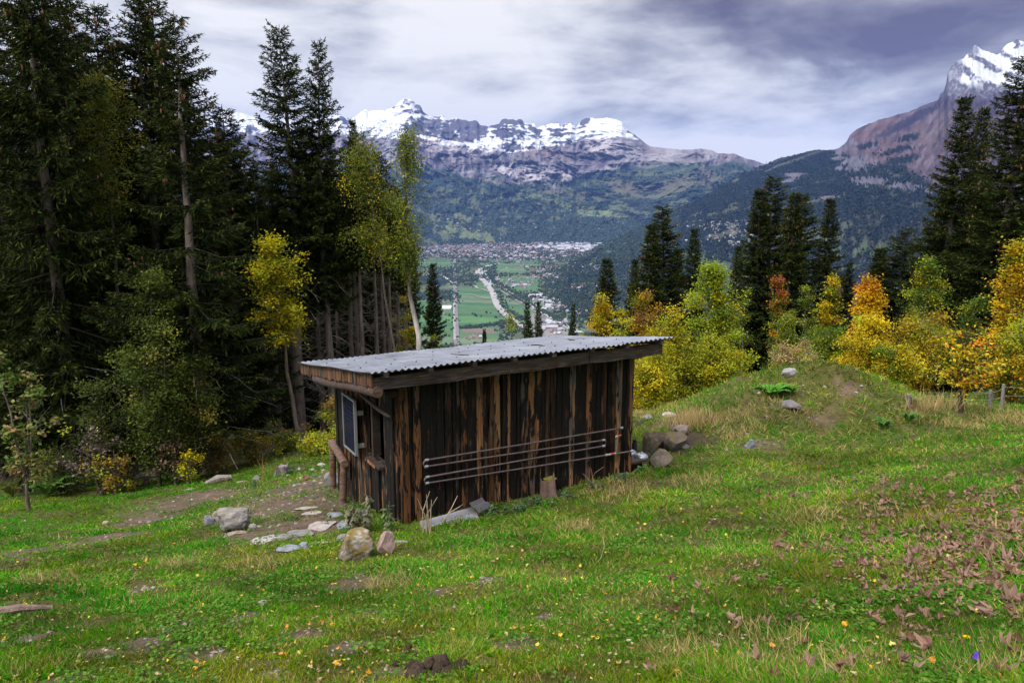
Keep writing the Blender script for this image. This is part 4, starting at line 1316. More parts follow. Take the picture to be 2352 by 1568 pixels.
# ------------------------------------------------------------------ houses
def houses():
    r = nrng(31)
    mats = [M_PLAIN]
    walls = [(.27, .25, .25), (.34, .33, .34), (.21, .185, .17), (.27, .25, .23)]
    roofs = [(.24, .11, .09), (.19, .14, .13), (.13, .128, .15), (.22, .13, .115), (.26, .26, .285)]

    def house_geo(mb, p, w, l, h, rot, wc, rc):
        c, s = math.cos(rot), math.sin(rot)
        R = np.array([[c, -s, 0], [s, c, 0], [0, 0, 1]])
        a, b = w / 2, l / 2
        v = np.array([(-a, -b, -3), (a, -b, -3), (a, b, -3), (-a, b, -3), (-a, -b, h), (a, -b, h), (a, b, h), (-a, b, h), (0, -b, h + w * .32), (0, b, h + w * .32)], float) @ R.T + p
        mb.add(v, [(0, 1, 5, 4), (1, 2, 6, 5), (2, 3, 7, 6), (3, 0, 4, 7)], wc)
        mb.add(v[[4, 5, 8, 6, 7, 9]], [(0, 1, 2), (3, 4, 5)], wc)
        o = a * 1.16
        e = h - .06 * w
        q = np.array([(-o, -b * 1.08, e), (0, -b * 1.08, h + w * .34), (0, b * 1.08, h + w * .34), (-o, b * 1.08, e), (o, -b * 1.08, e), (o, b * 1.08, e)], float) @ R.T + p
        mb.add(q, [(0, 1, 2, 3), (1, 4, 5, 2)], rc)

    # candidate places: picture clusters on the floor and on the slopes
    spots = []

    def cluster(n, cx_, cy_, rx, ry, size, where='floor', ang=0.0, shed=0.1):
        for _ in range(n):
            q = r.normal(size=2) * .5
            dx, dy = q[0] * rx, q[1] * ry
            px, py = cx_ + dx * math.cos(ang) - dy * math.sin(ang), cy_ + dx * math.sin(ang) + dy * math.cos(ang)
            if where == 'floor':
                if py < 558 or (px > 1318 and py > 603 - .72 * (px - 1318) and py < 640):
                    continue
                p = floor_at(px, py)
            else:
                P, PX, PY = (EP, EPX, EPY) if where == 'east' else (NP, NPX, NPY)
                u_ = int(np.clip(np.searchsorted(PX[0], px), 0, PX.shape[1] - 1))
                k = int(np.argmin(np.abs(PY[:, u_] - py)))
                p = P[k, u_]
            spots.append((float(np.linalg.norm(p)), p, size, shed))
    cluster(800, 1150, 573, 260, 22, 17, shed=.06)
    cluster(420, 1080, 570, 120, 18, 20, shed=.03)
    cluster(260, 1320, 566, 110, 14, 26, shed=.75)
    cluster(200, 960, 570, 70, 24, 16)
    cluster(120, 1180, 590, 130, 12, 20, shed=.4)
    cluster(60, 1225, 615, 60, 8, 14)
    cluster(55, 1245, 636, 45, 12, 14)
    cluster(60, 1185, 652, 40, 10, 15, shed=.3)
    cluster(45, 1250, 690, 40, 14, 14, ang=.4, shed=.3)
    cluster(40, 1295, 708, 50, 10, 13)
    cluster(30, 1275, 750, 50, 18, 16, shed=.4)
    cluster(70, 1330, 660, 70, 10, 13, 'east')
    cluster(55, 1345, 618, 60, 12, 13, 'east')
    cluster(40, 1330, 720, 70, 16, 13, 'east')
    cluster(110, 1690, 545, 120, 26, 14, 'east')
    cluster(60, 1640, 520, 90, 16, 14, 'east')
    cluster(60, 1430, 500, 60, 12, 16, 'north')
    cluster(90, 1120, 525, 200, 30, 15, 'north')
    cluster(60, 1180, 480, 200, 30, 15, 'north')
    cluster(16, 1010, 690, 40, 60, 16)
    cluster(8, 1090, 775, 30, 8, 14)
    spots.sort(key=lambda q: q[0] / q[2])
    far = MB()
    base = []
    for k in range(8):
        mb = MB()
        house_geo(mb, np.zeros(3), 11, 14, 6, 0, walls[k % 4], roofs[(k * 3) % 5 if k % 5 else 3])
        base.append(mb.mesh('house', mats))
    mb = MB()
    house_geo(mb, np.zeros(3), 20, 34, 6, 0, (.34, .34, .35), (.34, .345, .37))
    base.append(mb.mesh('shed', mats))
    for i, (d, p, size, shed) in enumerate(spots):
        is_shed = r.random() < shed
        if i < 290:
            o = link('shed' if is_shed else 'house', base[8] if is_shed else base[int(r.integers(8))])
            o.location = p
            o.rotation_euler = (0, 0, r.uniform(0, 3.14))
            s = r.uniform(.6, 1.0) * size / 14
            o.scale = (s, s, s * r.uniform(.9, 1.3))
            if is_shed:
                tag(o, 'long pale flat looking shed roof in the valley', 'shed', 'sheds down in the valley')
            else:
                tag(o, 'small far off pitched roof house down in the valley', 'house', 'houses of the valley villages')
        else:
            s = size * r.uniform(.5, 1.0)
            wc = np.array(walls[int(r.integers(4))])
            rc = np.array(roofs[int(r.integers(5))]) * r.uniform(.8, 1.3)
            if is_shed:
                house_geo(far, p, s * 1.1, s * 2.0, 8, r.uniform(0, 3.14), (.30, .30, .31), (.29, .295, .32))
            else:
                house_geo(far, p, s * .8, s * r.uniform(.8, 1.5), s * r.uniform(.35, .8), r.uniform(0, 3.14), wc, rc)
    tag(far.obj('town_houses', mats), 'far town of pale houses with red and grey roofs', 'town', None, 'stuff')
    # the one long white barn by the straight road
    mb = MB()
    p0, p1 = floor_at(1017, 709.5), floor_at(1036, 709.5)
    house_geo(mb, np.zeros(3), 26, float(np.linalg.norm(p1 - p0)), 9, math.pi / 2, (.78, .77, .75), (.80, .78, .78))
    o = mb.obj('barn', mats)
    o.location = (p0 + p1) / 2
    tag(o, 'long white barn beside the straight road on the valley floor', 'barn')


houses()


# ------------------------------------------------------------------ far woods: one mass of crowns
def far_woods():
    r = nrng(77)
    bm = bmesh.new()
    bmesh.ops.create_icosphere(bm, subdivisions=1, radius=1)
    V = np.array([v.co[:] for v in bm.verts])
    Fc = np.array([[v.index for v in f.verts] for f in bm.faces])
    bm.free()
    mb = MB()

    def scatter(P, PX, PY, weight, n, size, seed, hmul=1.0, tone=1.0):
        rr = nrng(seed)
        w = np.clip(weight, 0, 1).ravel().copy()
        # weight by ground area so that the crowns are even on the land
        dist = np.linalg.norm(P.reshape(-1, 3), axis=1)
        w *= dist ** 1.0
        if w.sum() <= 0:
            return
        idx = rr.choice(len(w), n, p=w / w.sum())
        Q = P.reshape(-1, 3)[idx] + rr.normal(size=(n, 3)) * np.array([14, 14, 0])
        s = size * rr.uniform(.55, 1.35, n)
        jit = 1 + .30 * rr.normal(size=(n, len(V), 1)).clip(-1.2, 1.2)
        v = V[None] * jit * s[:, None, None] * np.array([1, 1, 1.15 * hmul]) + Q[:, None] + np.array([0, 0, 1])[None, None] * (s * .5)[:, None, None]
        k = rr.random(n)
        c = np.array([0.026, 0.042, 0.030]) * rr.uniform(.75, 1.35, n)[:, None] * tone
        c = lerpc(c, np.array([0.05, 0.065, 0.03]) * tone, (k < .22) * .7)
        c = lerpc(c, (0.085, 0.066, 0.035), (k > .94) * .7)
        mb.add(v.reshape(-1, 3), (Fc[None] + (np.arange(n) * len(V))[:, None, None]).reshape(-1, 3), np.repeat(c, len(V), axis=0))
    scatter(EP, EPX, EPY, EFM * smooth(330, 420, EPY) * (EPX < 2360), 42000, 5.2, 1, 1.2, .62)
    scatter(EP, EPX, EPY, (EFM > .4) * smooth(620, 560, EPY) * (EPX < 1560), 5000, 7, 8)
    scatter(EP, EPX, EPY, smooth(560, 620, EPY) * smooth(-.1, .2, fbm(EPX / 22, EPY / 9, 3, 9)) * (EPX < 1600), 9000, 5.5, 2)
    scatter(NP, NPX, NPY, NFM * smooth(385, 430, NPY) * (NPX > 940), 26000, 8.5, 3, 1.0, 1.45)
    wv = wild * (1 - townm) * (1 - ind) * smooth(-.28, .05, n1 + .6 * n2) * (VPX > 930) * (VPX < 1420)
    # keep the roads and the river free
    mw = ell(VPX, VPY, 1262, 752, 55, 20, .5)
    scatter(VP, VPX, VPY, wv * (mw > 1), 14000, 5.5, 4)
    scatter(VP, VPX, VPY, townm * .5, 7000, 6, 5)
    # rows along motorway, river and railway
    for pl, off in (([(640, 395), (700, 500), (760, 590), (800, 680), (860, 790), (940, 850), (1010, 890)], 4), ([(730, 500), (850, 580), (990, 660), (1130, 740), (1300, 870), (1450, 950)], 5), ([(700, 480), (820, 590), (1000, 690), (1180, 800), (1380, 910)], 5), ([(430, 966), (560, 952), (700, 935), (860, 905)], 2)):
        p = np.array(zq(pl))
        t = np.linspace(0, len(p) - 1, 260)
        q = np.stack([np.interp(t, np.arange(len(p)), p[:, 0]) + 9.5 + r.normal(size=260) * off * .35, np.interp(t, np.arange(len(p)), p[:, 1]) + r.normal(size=260) * .6], -1)
        P = floor_at(q[:, 0], q[:, 1])
        scatter(P, q[:, 0], q[:, 1], np.ones(260), 260, 5, 6)
    tag(mb.obj('far_woods', M_LEAFFAR, None, True), 'far off woods and hedgerows on valley floor and slopes', 'woods', None, 'stuff')
    # single trees out on the field
    mb = MB()
    v = V * (1 + .25 * r.normal(size=(len(V), 1))) * np.array([7, 7, 6]) + np.array([0, 0, 8])
    mb.add(v, Fc, (.03, .045, .03))
    tube(mb, [(0, 0, -1), (0, 0, 5)], [.8, .6], 6, (.05, .04, .03))
    me = mb.mesh('field_tree', M_LEAFFAR, True)
    for (a, b) in ((555, 833), (580, 836), (588, 855), (637, 858), (688, 823), (731, 826), (809, 815), (575, 846), (832, 905), (850, 903)):
        o = link('field_tree', me)
        o.location = floor_at(955.5 + .2344 * a, 526.75 + .2344 * b)
        s = r.uniform(.6, 1.0)
        o.scale = (s, s, s)
        o.rotation_euler = (0, 0, r.uniform(0, 6))
        tag(o, 'lone dark tree on the green field between road and motorway', 'tree', 'lone trees on the valley field')


M_LEAFFAR = mat_leaf('far_foliage', 0.9, 0.0, 0.0)
far_woods()

# ================================================================== trees
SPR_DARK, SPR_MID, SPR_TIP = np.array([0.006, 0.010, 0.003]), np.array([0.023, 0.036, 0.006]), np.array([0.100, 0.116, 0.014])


def spruce_mesh(seed, H, R, bare=0.06, droop=0.35, dens=1.0, gaps=0.12, top_pow=0.85, dead=True, cones=0):
    """returns (trunk, crown, dead branches or None, cones or None) meshes; base at the origin"""
    r = nrng(seed)
    trunk, dead_mb, cone_mb = MB(), MB(), MB()
    zs = np.linspace(-0.6, H, 16)
    bend = 0.012 * H * np.cumsum(r.normal(size=(16, 2)), axis=0) / 6
    bend -= bend[2]
    r0 = 0.0115 * H + 0.03
    rr = np.maximum(r0 * (1 - np.clip(zs / H, 0, 1)) ** 0.9, 0.008)
    rr[0] = rr[1] * 1.35
    tp = np.c_[bend, zs]
    tcol = np.array([0.22, 0.175, 0.155]) * (.55 if bare < .15 else 1) * r.uniform(.8, 1.2, (16, 1))
    tube(trunk, tp, rr, 9, tcol)
    C, A, L, W, K = [], [], [], [], []
    z = bare * H
    cone_p = []
    while z < H * 0.985:
        t = z / H
        tt = (z - bare * H) / (H - bare * H)
        blen0 = R * min(1.0, (0.62 + 2.2 * tt)) * (1 - tt) ** top_pow + 0.10
        n = int(r.integers(4, 7)) if t < .9 else int(r.integers(3, 5))
        a0 = r.random() * 6.283
        for k in range(n):
            if r.random() < gaps:
                continue
            az = a0 + k * 6.283 / n + r.normal() * .25
            bl = blen0 * r.uniform(.62, 1.18)
            hd = np.array([math.cos(az), math.sin(az), 0])
            pitch = -0.30 + 0.95 * t ** 1.6 + r.normal() * .10
            up = droop * (1.05 - t) * .9
            m = max(4, int(bl / .16))
            s = np.linspace(0, 1, m)
            o = np.array([np.interp(z, zs, tp[:, 0]), np.interp(z, zs, tp[:, 1]), z])
            bz = bl * (pitch * s - up * s * (1 - s) * 1.2 + 0.30 * up * s ** 3)
            pts = o + hd * (bl * s)[:, None] + np.array([0, 0, 1]) * bz[:, None]
            tube(trunk if bl > .5 else trunk, pts[[0, m // 2, m - 1]], [0.008 + .012 * bl, .006 + .004 * bl, .004], 3, (.055, .042, .032), cap=False)
            tang = unit(np.gradient(pts, axis=0))
            side = np.cross(hd, [0, 0, 1.0])
            q = np.linspace(0.12, 1.0, max(3, int(bl * 13 * dens)))
            idx = q * (m - 1)
            i0 = np.clip(idx.astype(int), 0, m - 2)
            f = (idx - i0)[:, None]
            base = pts[i0] * (1 - f) + pts[i0 + 1] * f
            tg = tang[i0]
            for sgn in (-1, 1, 0):
                if sgn == 0:
                    tl = np.full(len(q), 0.16)
                    dirn = unit(tg + r.normal(size=tg.shape) * .25 + np.array([0, 0, .12]))
                else:
                    tl = np.clip(0.34 * bl * (1.08 - q) + .10, .08, .50) * r.uniform(.6, 1.2, len(q))
                    dirn = unit(tg * .75 + side * sgn * .8 + np.array([0, 0, -droop * 1.0]) + r.normal(size=tg.shape) * .22)
                ns = 3
                for j in range(ns):
                    p = base + dirn * (tl * j / ns)[:, None] + np.array([0, 0, -1.0]) * (droop * .35 * tl * (j / ns) ** 2)[:, None]
                    for _ in range(2):
                        d2 = unit(dirn + r.normal(size=dirn.shape) * .42 + np.array([0, 0, -.25 * droop * 1.6]))
                        C.append(p + r.normal(size=p.shape) * .012)
                        A.append(d2)
                        L.append(np.maximum(tl / ns * 1.45, .10) * r.uniform(.8, 1.3, len(q)))
                        W.append(np.full(len(q), 0.030 + .006 * bl))
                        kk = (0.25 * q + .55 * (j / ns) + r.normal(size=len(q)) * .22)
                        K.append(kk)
            if cones and t > .45 and r.random() < cones and bl > .25:
                for _ in range(int(r.integers(1, 4))):
                    cone_p.append(pts[-1 - int(r.integers(0, max(1, m // 3)))] + r.normal(size=3) * .05)
        z += H * r.uniform(.014, .026) * (1.15 - .55 * t)
    C, A, L, W, K = (np.concatenate(q) for q in (C, A, L, W, K))
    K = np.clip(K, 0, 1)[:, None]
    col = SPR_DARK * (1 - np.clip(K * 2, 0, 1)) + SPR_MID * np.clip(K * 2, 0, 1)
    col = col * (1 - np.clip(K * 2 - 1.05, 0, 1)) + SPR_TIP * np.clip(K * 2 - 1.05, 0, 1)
    crown = MB()
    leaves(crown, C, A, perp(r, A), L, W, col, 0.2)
    # dead twigs on the bare stem
    if dead:
        for _ in range(int(26 + 190 * bare)):
            zz_ = r.uniform(.06, max(bare, .12) + .10) * H
            az = r.random() * 6.283
            bl = (R * .5 + .5) * r.uniform(.35, 1.15)
            o = np.array([np.interp(zz_, zs, tp[:, 0]), np.interp(zz_, zs, tp[:, 1]), zz_])
            hd = np.array([math.cos(az), math.sin(az), 0])
            s = np.linspace(0, 1, 5)[:, None]
            pts = o + hd * bl * s + np.array([0, 0, 1]) * (bl * (r.uniform(-.25, .3) * s - .35 * s * s)) + r.normal(size=(5, 3)) * .02
            tube(dead_mb, pts, [.014, .011, .009, .006, .003], 3, np.array([.27, .235, .20]) * r.uniform(.6, 1.2), cap=False)
            for e in (2, 3):
                d2 = unit(hd + r.normal(size=3) * .6)
                tube(dead_mb, [pts[e], pts[e] + d2 * bl * .25], [.006, .002], 3, (.17, .15, .13), cap=False)
    for p in cone_p:
        s = r.uniform(.85, 1.2)
        lathe(cone_mb, [(.004, 0), (.016, -.02), (.02, -.06), (.014, -.11), (.002, -.135)], 5, np.array([.20, .085, .04]) * r.uniform(.6, 1.3), p) if s else None
    return (trunk.mesh('trunk', M_BARK, True), crown.mesh('crown', M_NEEDLE), dead_mb.mesh('dead_branches', M_BARK) if dead and dead_mb.v else None,
            cone_mb.mesh('cones', M_DRYLEAF) if cone_p else None, H, R)


SPR = {
    'wide': spruce_mesh(1, 14, 2.5, .10, .42, 1.0, .10, .80, True, .45),
    'tall': spruce_mesh(2, 14, 1.75, .06, .38, 1.1, .12, .72, True, .40),
    'open': spruce_mesh(3, 14, 2.3, .16, .46, .9, .25, .80, True, .35),
    'bare': spruce_mesh(4, 14, 1.5, .36, .36, 1.0, .18, .70, True, 0),
    'pole': spruce_mesh(5, 14, 1.05, .62, .34, .9, .22, .65, True, 0),
    'young': spruce_mesh(6, 7, 1.5, .03, .30, 1.2, .05, .95, False, 0),
    'cone': spruce_mesh(7, 11, 1.9, .03, .34, 1.1, .08, 1.0, False, .15),
    'fine': spruce_mesh(8, 11, 1.5, .04, .40, 1.2, .10, .95, False, .10),
}


def spruce(kind, px, py, d, label, half=None, group=None, rot=None, hscale=1.0, name='spruce_tree'):
    """top seen at the picture place (px, py) at distance d"""
    T = at(px, py, d)
    b = float(gz(T[0], T[1]))
    tr, cr, dd, cn, H, R = SPR[kind]
    s = (T[2] - b) / H * hscale
    w = s if half is None else half / F * d / R
    o = thing(name, label, 'spruce', (T[0], T[1], b), (hash((px, py)) % 628) / 100 if rot is None else rot, group)
    o.scale = (w, w, s)
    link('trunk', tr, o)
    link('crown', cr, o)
    if dd is not None:
        link('dead_branches', dd, o)
    if cn is not None:
        c = link('cones', cn, o)
        c['kind'] = 'stuff'
    return o


# --- the wood on the left
spruce('wide', 30, -330, 19.0, 'huge dark spruce at the left edge, its trunk rising out of the picture', 235, None, 0.4)
spruce('wide', 118, -150, 21.5, 'broad dark cone hung spruce beside the huge one at the left edge', 190, None, 2.0)
spruce('tall', 199, 2, 24, 'dark spruce whose pointed tip stands left of the twin tips', 175, None, 1.1)
spruce('tall', 309, -30, 23, 'left one of the two tall spruces standing close together', 165, None, 2.7)
spruce('tall', 357, -34, 25, 'right one of the two tall spruces standing close together', 160, None, 4.1)
spruce('open', 406, 24, 18.6, 'tall spruce with a clean grey lower trunk at the edge of the meadow', 215, None, 0.9)
spruce('tall', 511, 238, 25, 'lower dark spruce filling the gap right of the clean trunked one', 150, None, 3.0)
spruce('bare', 642, 54, 27, 'tall slender spruce with a thick bare trunk just left of the hut', 122, None, 5.0)
spruce('bare', 728, 92, 27.5, 'tall spruce right of the slender one, its bare trunk behind the hut roof', 82, None, 1.9)
spruce('wide', 560, 330, 31, 'dim spruce in the second row between clean trunk and slender spruce', 140, None, 1.3)
spruce('cone', 817, 268, 31, 'small pointed spruce tip showing left of the white birch', 70, None, 0.3)
for (px, py, d, kd, hf) in ((-60, -80, 22, 'wide', 210), (60, -40, 27, 'wide', 150), (150, 60, 30, 'wide', 140), (250, 90, 28, 'wide', 130), (265, 250, 25, 'wide', 150), (430, 180, 30, 'wide', 130), (500, 300, 27, 'wide', 120),
                            (-20, 260, 23, 'wide', 190), (190, 330, 24, 'wide', 170), (100, 380, 25, 'wide', 170), (360, 420, 27, 'wide', 140), (460, 480, 31, 'wide', 120), (690, 330, 34, 'wide', 90), (750, 300, 35, 'wide', 80), (620, 360, 36, 'wide', 100), (540, 420, 36, 'wide', 100), (720, 420, 40, 'cone', 90), (790, 400, 41, 'cone', 90), (850, 430, 42, 'cone', 90), (905, 470, 40, 'cone', 80), (940, 540, 42, 'cone', 60), (820, 470, 36, 'cone', 80), (880, 520, 37, 'cone', 80), (660, 430, 38, 'cone', 90), (760, 500, 35, 'cone', 80)):
    spruce(kd, px, py, d, 'dark spruce lost among its neighbours in the wood left of the hut', hf, 'spruces crowded in the dark wood')
for (px, py, d, kd, hf) in ((582, 370, 25.5, 'pole', 40), (610, 420, 27, 'pole', 40), (790, 330, 29, 'pole', 42), (803, 305, 30, 'pole', 40), (816, 345, 28, 'pole', 40), (835, 330, 31, 'pole', 44), (852, 350, 29, 'pole', 40), (868, 340, 31, 'pole', 44), (884, 360, 30, 'pole', 42), (760, 360, 31, 'pole', 42), (905, 420, 32, 'pole', 40), (715, 380, 30, 'pole', 40), (650, 440, 31, 'pole', 40), (545, 470, 28, 'pole', 40), (925, 470, 34, 'pole', 40)):
    spruce(kd, px, py, d, 'thin bare stemmed spruce among the poles behind the roof', hf, 'thin pole like spruces behind the roof')
spruce('fine', 997, 600, 36, 'narrow dark spruce alone right of the white birch trunk', 56, None, 2.2)
spruce('fine', 1214, 690, 48, 'left of the two little spruce tips above the green bush behind the roof', 40, None, 0.2)
spruce('fine', 1240, 688, 46, 'right of the two little spruce tips above the green bush behind the roof', 34, None, 1.7)
spruce('young', 1113, 754, 44, 'tiny spruce tip peeping over the middle of the roof', 24, None, 1.0)
spruce('fine', 1315, 694, 42, 'slim dark spruce left of the yellow tree behind the roof', 30, None, 3.3)
# --- right of the hut
spruce('cone', 1399, 588, 41, 'medium dark spruce standing behind the yellow tree over the roof', 99, None, 0.8)
spruce('cone', 1489, 509, 39, 'shorter of the pair of dark spruces above the right end of the roof', 99, None, 2.1)
spruce('tall', 1531, 466, 40, 'taller of the pair of dark spruces above the right end of the roof', 105, None, 4.4)
spruce('cone', 1562, 566, 43, 'lower spruce at the right flank of the pair above the roof end', 78, None, 0.5)
spruce('cone', 1452, 590, 42, 'lower spruce at the left flank of the pair above the roof end', 70, None, 2.5)
spruce('fine', 1604, 520, 44, 'slender spruce alone between roof end and the big dark group', 70, None, 1.2)
spruce('cone', 1753, 430, 40, 'leftmost spruce of the dark group in the middle of the right hand hillside', 114, None, 0.6)
spruce('tall', 1780, 400, 41, 'highest spruce of the dark group in the middle of the right hand hillside', 110, None, 2.6)
spruce('cone', 1824, 438, 39, 'first of two spruces standing side by side right of the highest', 105, None, 3.9)
spruce('tall', 1846, 440, 41, 'second of two spruces standing side by side right of the highest', 95, None, 5.2)
spruce('cone', 1910, 450, 42, 'spruce at the right end of the dark middle group, behind the yellow rowan', 88, None, 0.9)
spruce('fine', 1953, 598, 43, 'low dark spruce in the gap right of the middle group', 53, None, 2.2)
spruce('cone', 2013, 566, 44, 'left one of the small twin spruces before the tall right hand trees', 79, None, 1.6)
spruce('cone', 2034, 568, 45, 'right one of the small twin spruces before the tall right hand trees', 79, None, 4.6)
spruce('wide', 2085, 520, 43, 'broad low spruce under the left flank of the tall right hand trees', 127, None, 0.2)
spruce('cone', 2209, 218, 33, 'tall ragged spruce, first of the big ones at the right edge', 125, None, 1.5)
spruce('cone', 2257, 240, 34, 'spruce with a tip just lower than the ragged one beside it', 105, None, 3.6)
spruce('tall', 2349, 120, 30, 'tallest spruce on the right at the edge of the picture', 140, None, 0.1)
spruce('wide', 2170, 430, 38, 'dark spruce filling the base between the ragged one and the low ones', 95, None, 2.9)
spruce('wide', 2400, 260, 34, 'dark spruce cut off by the right edge of the picture', 130, None, 5.1)
spruce('wide', 2290, 380, 37, 'dark spruce behind the tall yellow tree at the right edge', 159, None, 4.0)
spruce('cone', 1690, 560, 46, 'dim spruce behind the big green birch on the right', 73, None, 2.4)


# ------------------------------------------------------------------ broadleaved trees
def broadleaf_mesh(seed, H, prof, nleaf, leaf, pal, stems=1, bark=(.16, .13, .11), lean=0.0, clump=0.16, first=0.25, r0=None, limbs=26, tips=None, white=False, hang=0.0):
    """prof: list of (height fraction, radius) of the crown; pal: list of (weight, colour); tips: colour towards the top"""
    r = nrng(seed)
    wood = MB()
    ph, pr = np.array(prof).T
    r0 = r0 or 0.010 * H + .012
    anchors = []
    lob_ = r.uniform(0, 6.28, 2)
    for s_ in range(stems):
        az0 = r.random() * 6.283
        k = 9
        zs = np.linspace(-.25, H * (1.0 if s_ == 0 else r.uniform(.6, .95)), k)
        out = (0.0 if stems == 1 else 0.16 * H * .5) * (zs / H)
        wob = np.cumsum(r.normal(size=(k, 2)), axis=0) * .010 * H
        wob -= wob[0]
        tp = np.c_[wob[:, 0] + math.cos(az0) * out + lean * zs, wob[:, 1] + math.sin(az0) * out, zs]
        rad_ = np.maximum(r0 * (1 - np.clip(zs / zs[-1], 0, 1)) ** .8, .005) * (1 if stems == 1 else .7)
        if white:
            tc_ = np.where((r.random(k) < .25)[:, None], np.array([.12, .10, .09]), np.array([.58, .54, .50]))
        else:
            tc_ = np.array(bark) * r.uniform(.8, 1.2, (k, 1))
        tube(wood, tp, rad_, 8, tc_)
        nl = limbs // stems
        for i in range(nl):
            t = first + (1 - first) * (i + r.random()) / nl
            z = t * zs[-1]
            o = np.array([np.interp(z, zs, tp[:, 0]), np.interp(z, zs, tp[:, 1]), z])
            az = i * 2.4 + r.normal() * .4
            lobe = .80 + .55 * math.sin(az * 2 + 7 * t + lob_[0]) * math.sin(az + 11 * t + lob_[1])
            R = float(np.interp(z / H, ph, pr)) * r.uniform(.55, 1.15) * lobe
            hd = np.array([math.cos(az), math.sin(az), 0])
            e = o + hd * R + np.array([0, 0, R * r.uniform(.15, .65)])
            m_ = (o + e) / 2 + np.array([0, 0, R * .06]) + r.normal(size=3) * .04
            tube(wood, [o, m_, e], [.25 * r0 + .004, .006, .003], 4, tc_[4] * (.5 if white else .8), cap=False)
            ns = max(2, int(R / .22))
            for q in range(ns):
                f = (q + .6) / ns
                b = o * (1 - f) ** 2 + 2 * m_ * f * (1 - f) + e * f * f
                c = b + rand_unit(r, 1)[0] * R * .28 * np.array([1, 1, .7])
                anchors.append(c)
                if q % 2 == 0:
                    tube(wood, [b, c], [.004, .002], 3, tc_[4] * .7, cap=False)
            anchors.append(e)
    anchors = np.array(anchors)
    anchors = anchors[r.random(len(anchors)) < .62]
    pw = r.gamma(1.6, 1.0, len(anchors))
    k = r.choice(len(anchors), nleaf, p=pw / pw.sum())
    C = anchors[k] + r.normal(size=(nleaf, 3)) * clump * .50 * np.array([1, 1, .75]) * (1 + .5 * r.random((nleaf, 1)))
    C[:, 2] -= hang * np.abs(r.normal(size=nleaf))
    # leaves spread in layers, hanging slightly
    A = unit(np.stack([r.normal(size=nleaf), r.normal(size=nleaf), -.35 - .5 * hang / max(.1, hang + .1) + .5 * r.normal(size=nleaf)], -1))
    S = unit(np.cross(A, np.array([0, 0, 1.0]) + .7 * r.normal(size=(nleaf, 3))))
    w = np.array([p[0] for p in pal], float)
    ck = r.random(len(anchors))
    # whole twigs share a colour, with single leaves differing
    mixv = np.where(r.random(nleaf) < .8, ck[k], r.random(nleaf))
    cum = np.cumsum(w / w.sum())
    ci = np.minimum(np.searchsorted(cum, mixv), len(pal) - 1)
    tone = r.uniform(.6, 1.35, len(anchors))
    col = np.array([p[1] for p in pal])[ci] * tone[k][:, None] * r.uniform(.78, 1.22, (nleaf, 1))
    if tips is not None:
        f = smooth(tips[0], tips[1], C[:, 2] / H + .10 * r.normal(size=nleaf))
        col = lerpc(col, np.array(tips[2]), f * .85) * r.uniform(.8, 1.2, (nleaf, 1))
    lv = MB()
    leaves(lv, C, A, S, leaf * r.uniform(.6, 1.25, nleaf), leaf * r.uniform(.45, .8, nleaf), col, .12)
    return wood, lv


G1, G2, YG, YL, GO, OR, RD, BR = (.085, .145, .014), (.045, .085, .014), (.29, .32, .018), (.52, .39, .012), (.48, .28, .010), (.48, .17, .015), (.34, .075, .030), (.20, .105, .035)


def broadleaf(name, cat, label, px, py, d, top, seed, prof, nleaf, leaf, pal, group=None, **kw):
    """(px, py): place of the foot (py None: on the ground at distance d); top: picture height of the top"""
    if py is None:
        x, y = at(px, CY, d)[:2]
        foot = np.array([x, y, float(gz(x, y))])
    else:
        foot = hit(px, py)
        d = foot[1]
    H = float(at(px, top, d)[2] - foot[2])
    k = F / d
    prof = [(a, b / k) for a, b in prof]           # radii given in picture units
    if leaf < .14 and nleaf > 2000:
        nleaf, leaf = int(nleaf * 1.45), leaf * .9
    wood, lv = broadleaf_mesh(seed, H, prof, nleaf, leaf, pal, **kw)
    o = thing(name, label, cat, foot, 0, group)
    wood.obj('trunk' if kw.get('stems', 1) == 1 else 'stems', M_BARK, o, True)
    lv.obj('crown', M_LEAF, o)
    return o


egg = [(0, .2), (.15, .75), (.4, 1), (.7, .75), (1, .12)]
cone_ = [(0, .6), (.12, 1), (.5, .75), (.85, .35), (1, .1)]
ball = [(0, .5), (.25, 1), (.6, 1), (.85, .7), (1, .3)]
spire = [(0, .3), (.2, .8), (.5, 1), (.8, .6), (1, .1)]


def P_(prof, r):
    return [(a, b * r) for a, b in prof]


# big light birch and its golden skirt right of the hut
broadleaf('birch_tree', 'birch', 'large light green birch turning yellow just right of the hut', 1632, None, 21.5, 612, 41, P_(cone_, 104), 19000, .075, [(6, YG), (2, G1), (3, (.20, .27, .02)), (1, YL)], white=True, first=.06, limbs=60, clump=.20, tips=(.55, 1.0, (.25, .33, .03)))
broadleaf('birch_tree', 'birch', 'golden yellow birch bush against the right wall of the hut', 1535, None, 20.5, 715, 42, P_(cone_, 72), 9000, .070, [(3, YL), (4, YG), (3, (.34, .30, .015)), (1, GO)], stems=3, first=.05, limbs=60, clump=.2)
broadleaf('birch_tree', 'birch', 'low golden thicket between hut corner and the mound', 1498, None, 19.0, 800, 43, P_(egg, 62), 7000, .065, [(3, YL), (4, YG), (2, (.30, .28, .02))], stems=4, first=.03, limbs=50, clump=.2)
broadleaf('birch_tree', 'birch', 'olive yellow thicket under the large light green birch', 1650, None, 20.0, 775, 44, P_(cone_, 84), 9000, .065, [(2, YL), (5, YG), (3, (.26, .28, .02))], stems=4, first=.03, limbs=60, clump=.2)
broadleaf('rounded_bush', 'bush', 'round dull green bush behind the top of the large birch', 1697, None, 30, 668, 45, P_(ball, 34), 4500, .08, [(3, (.12, .145, .02)), (2, G1), (1, YG)], stems=2, first=.1, limbs=34)
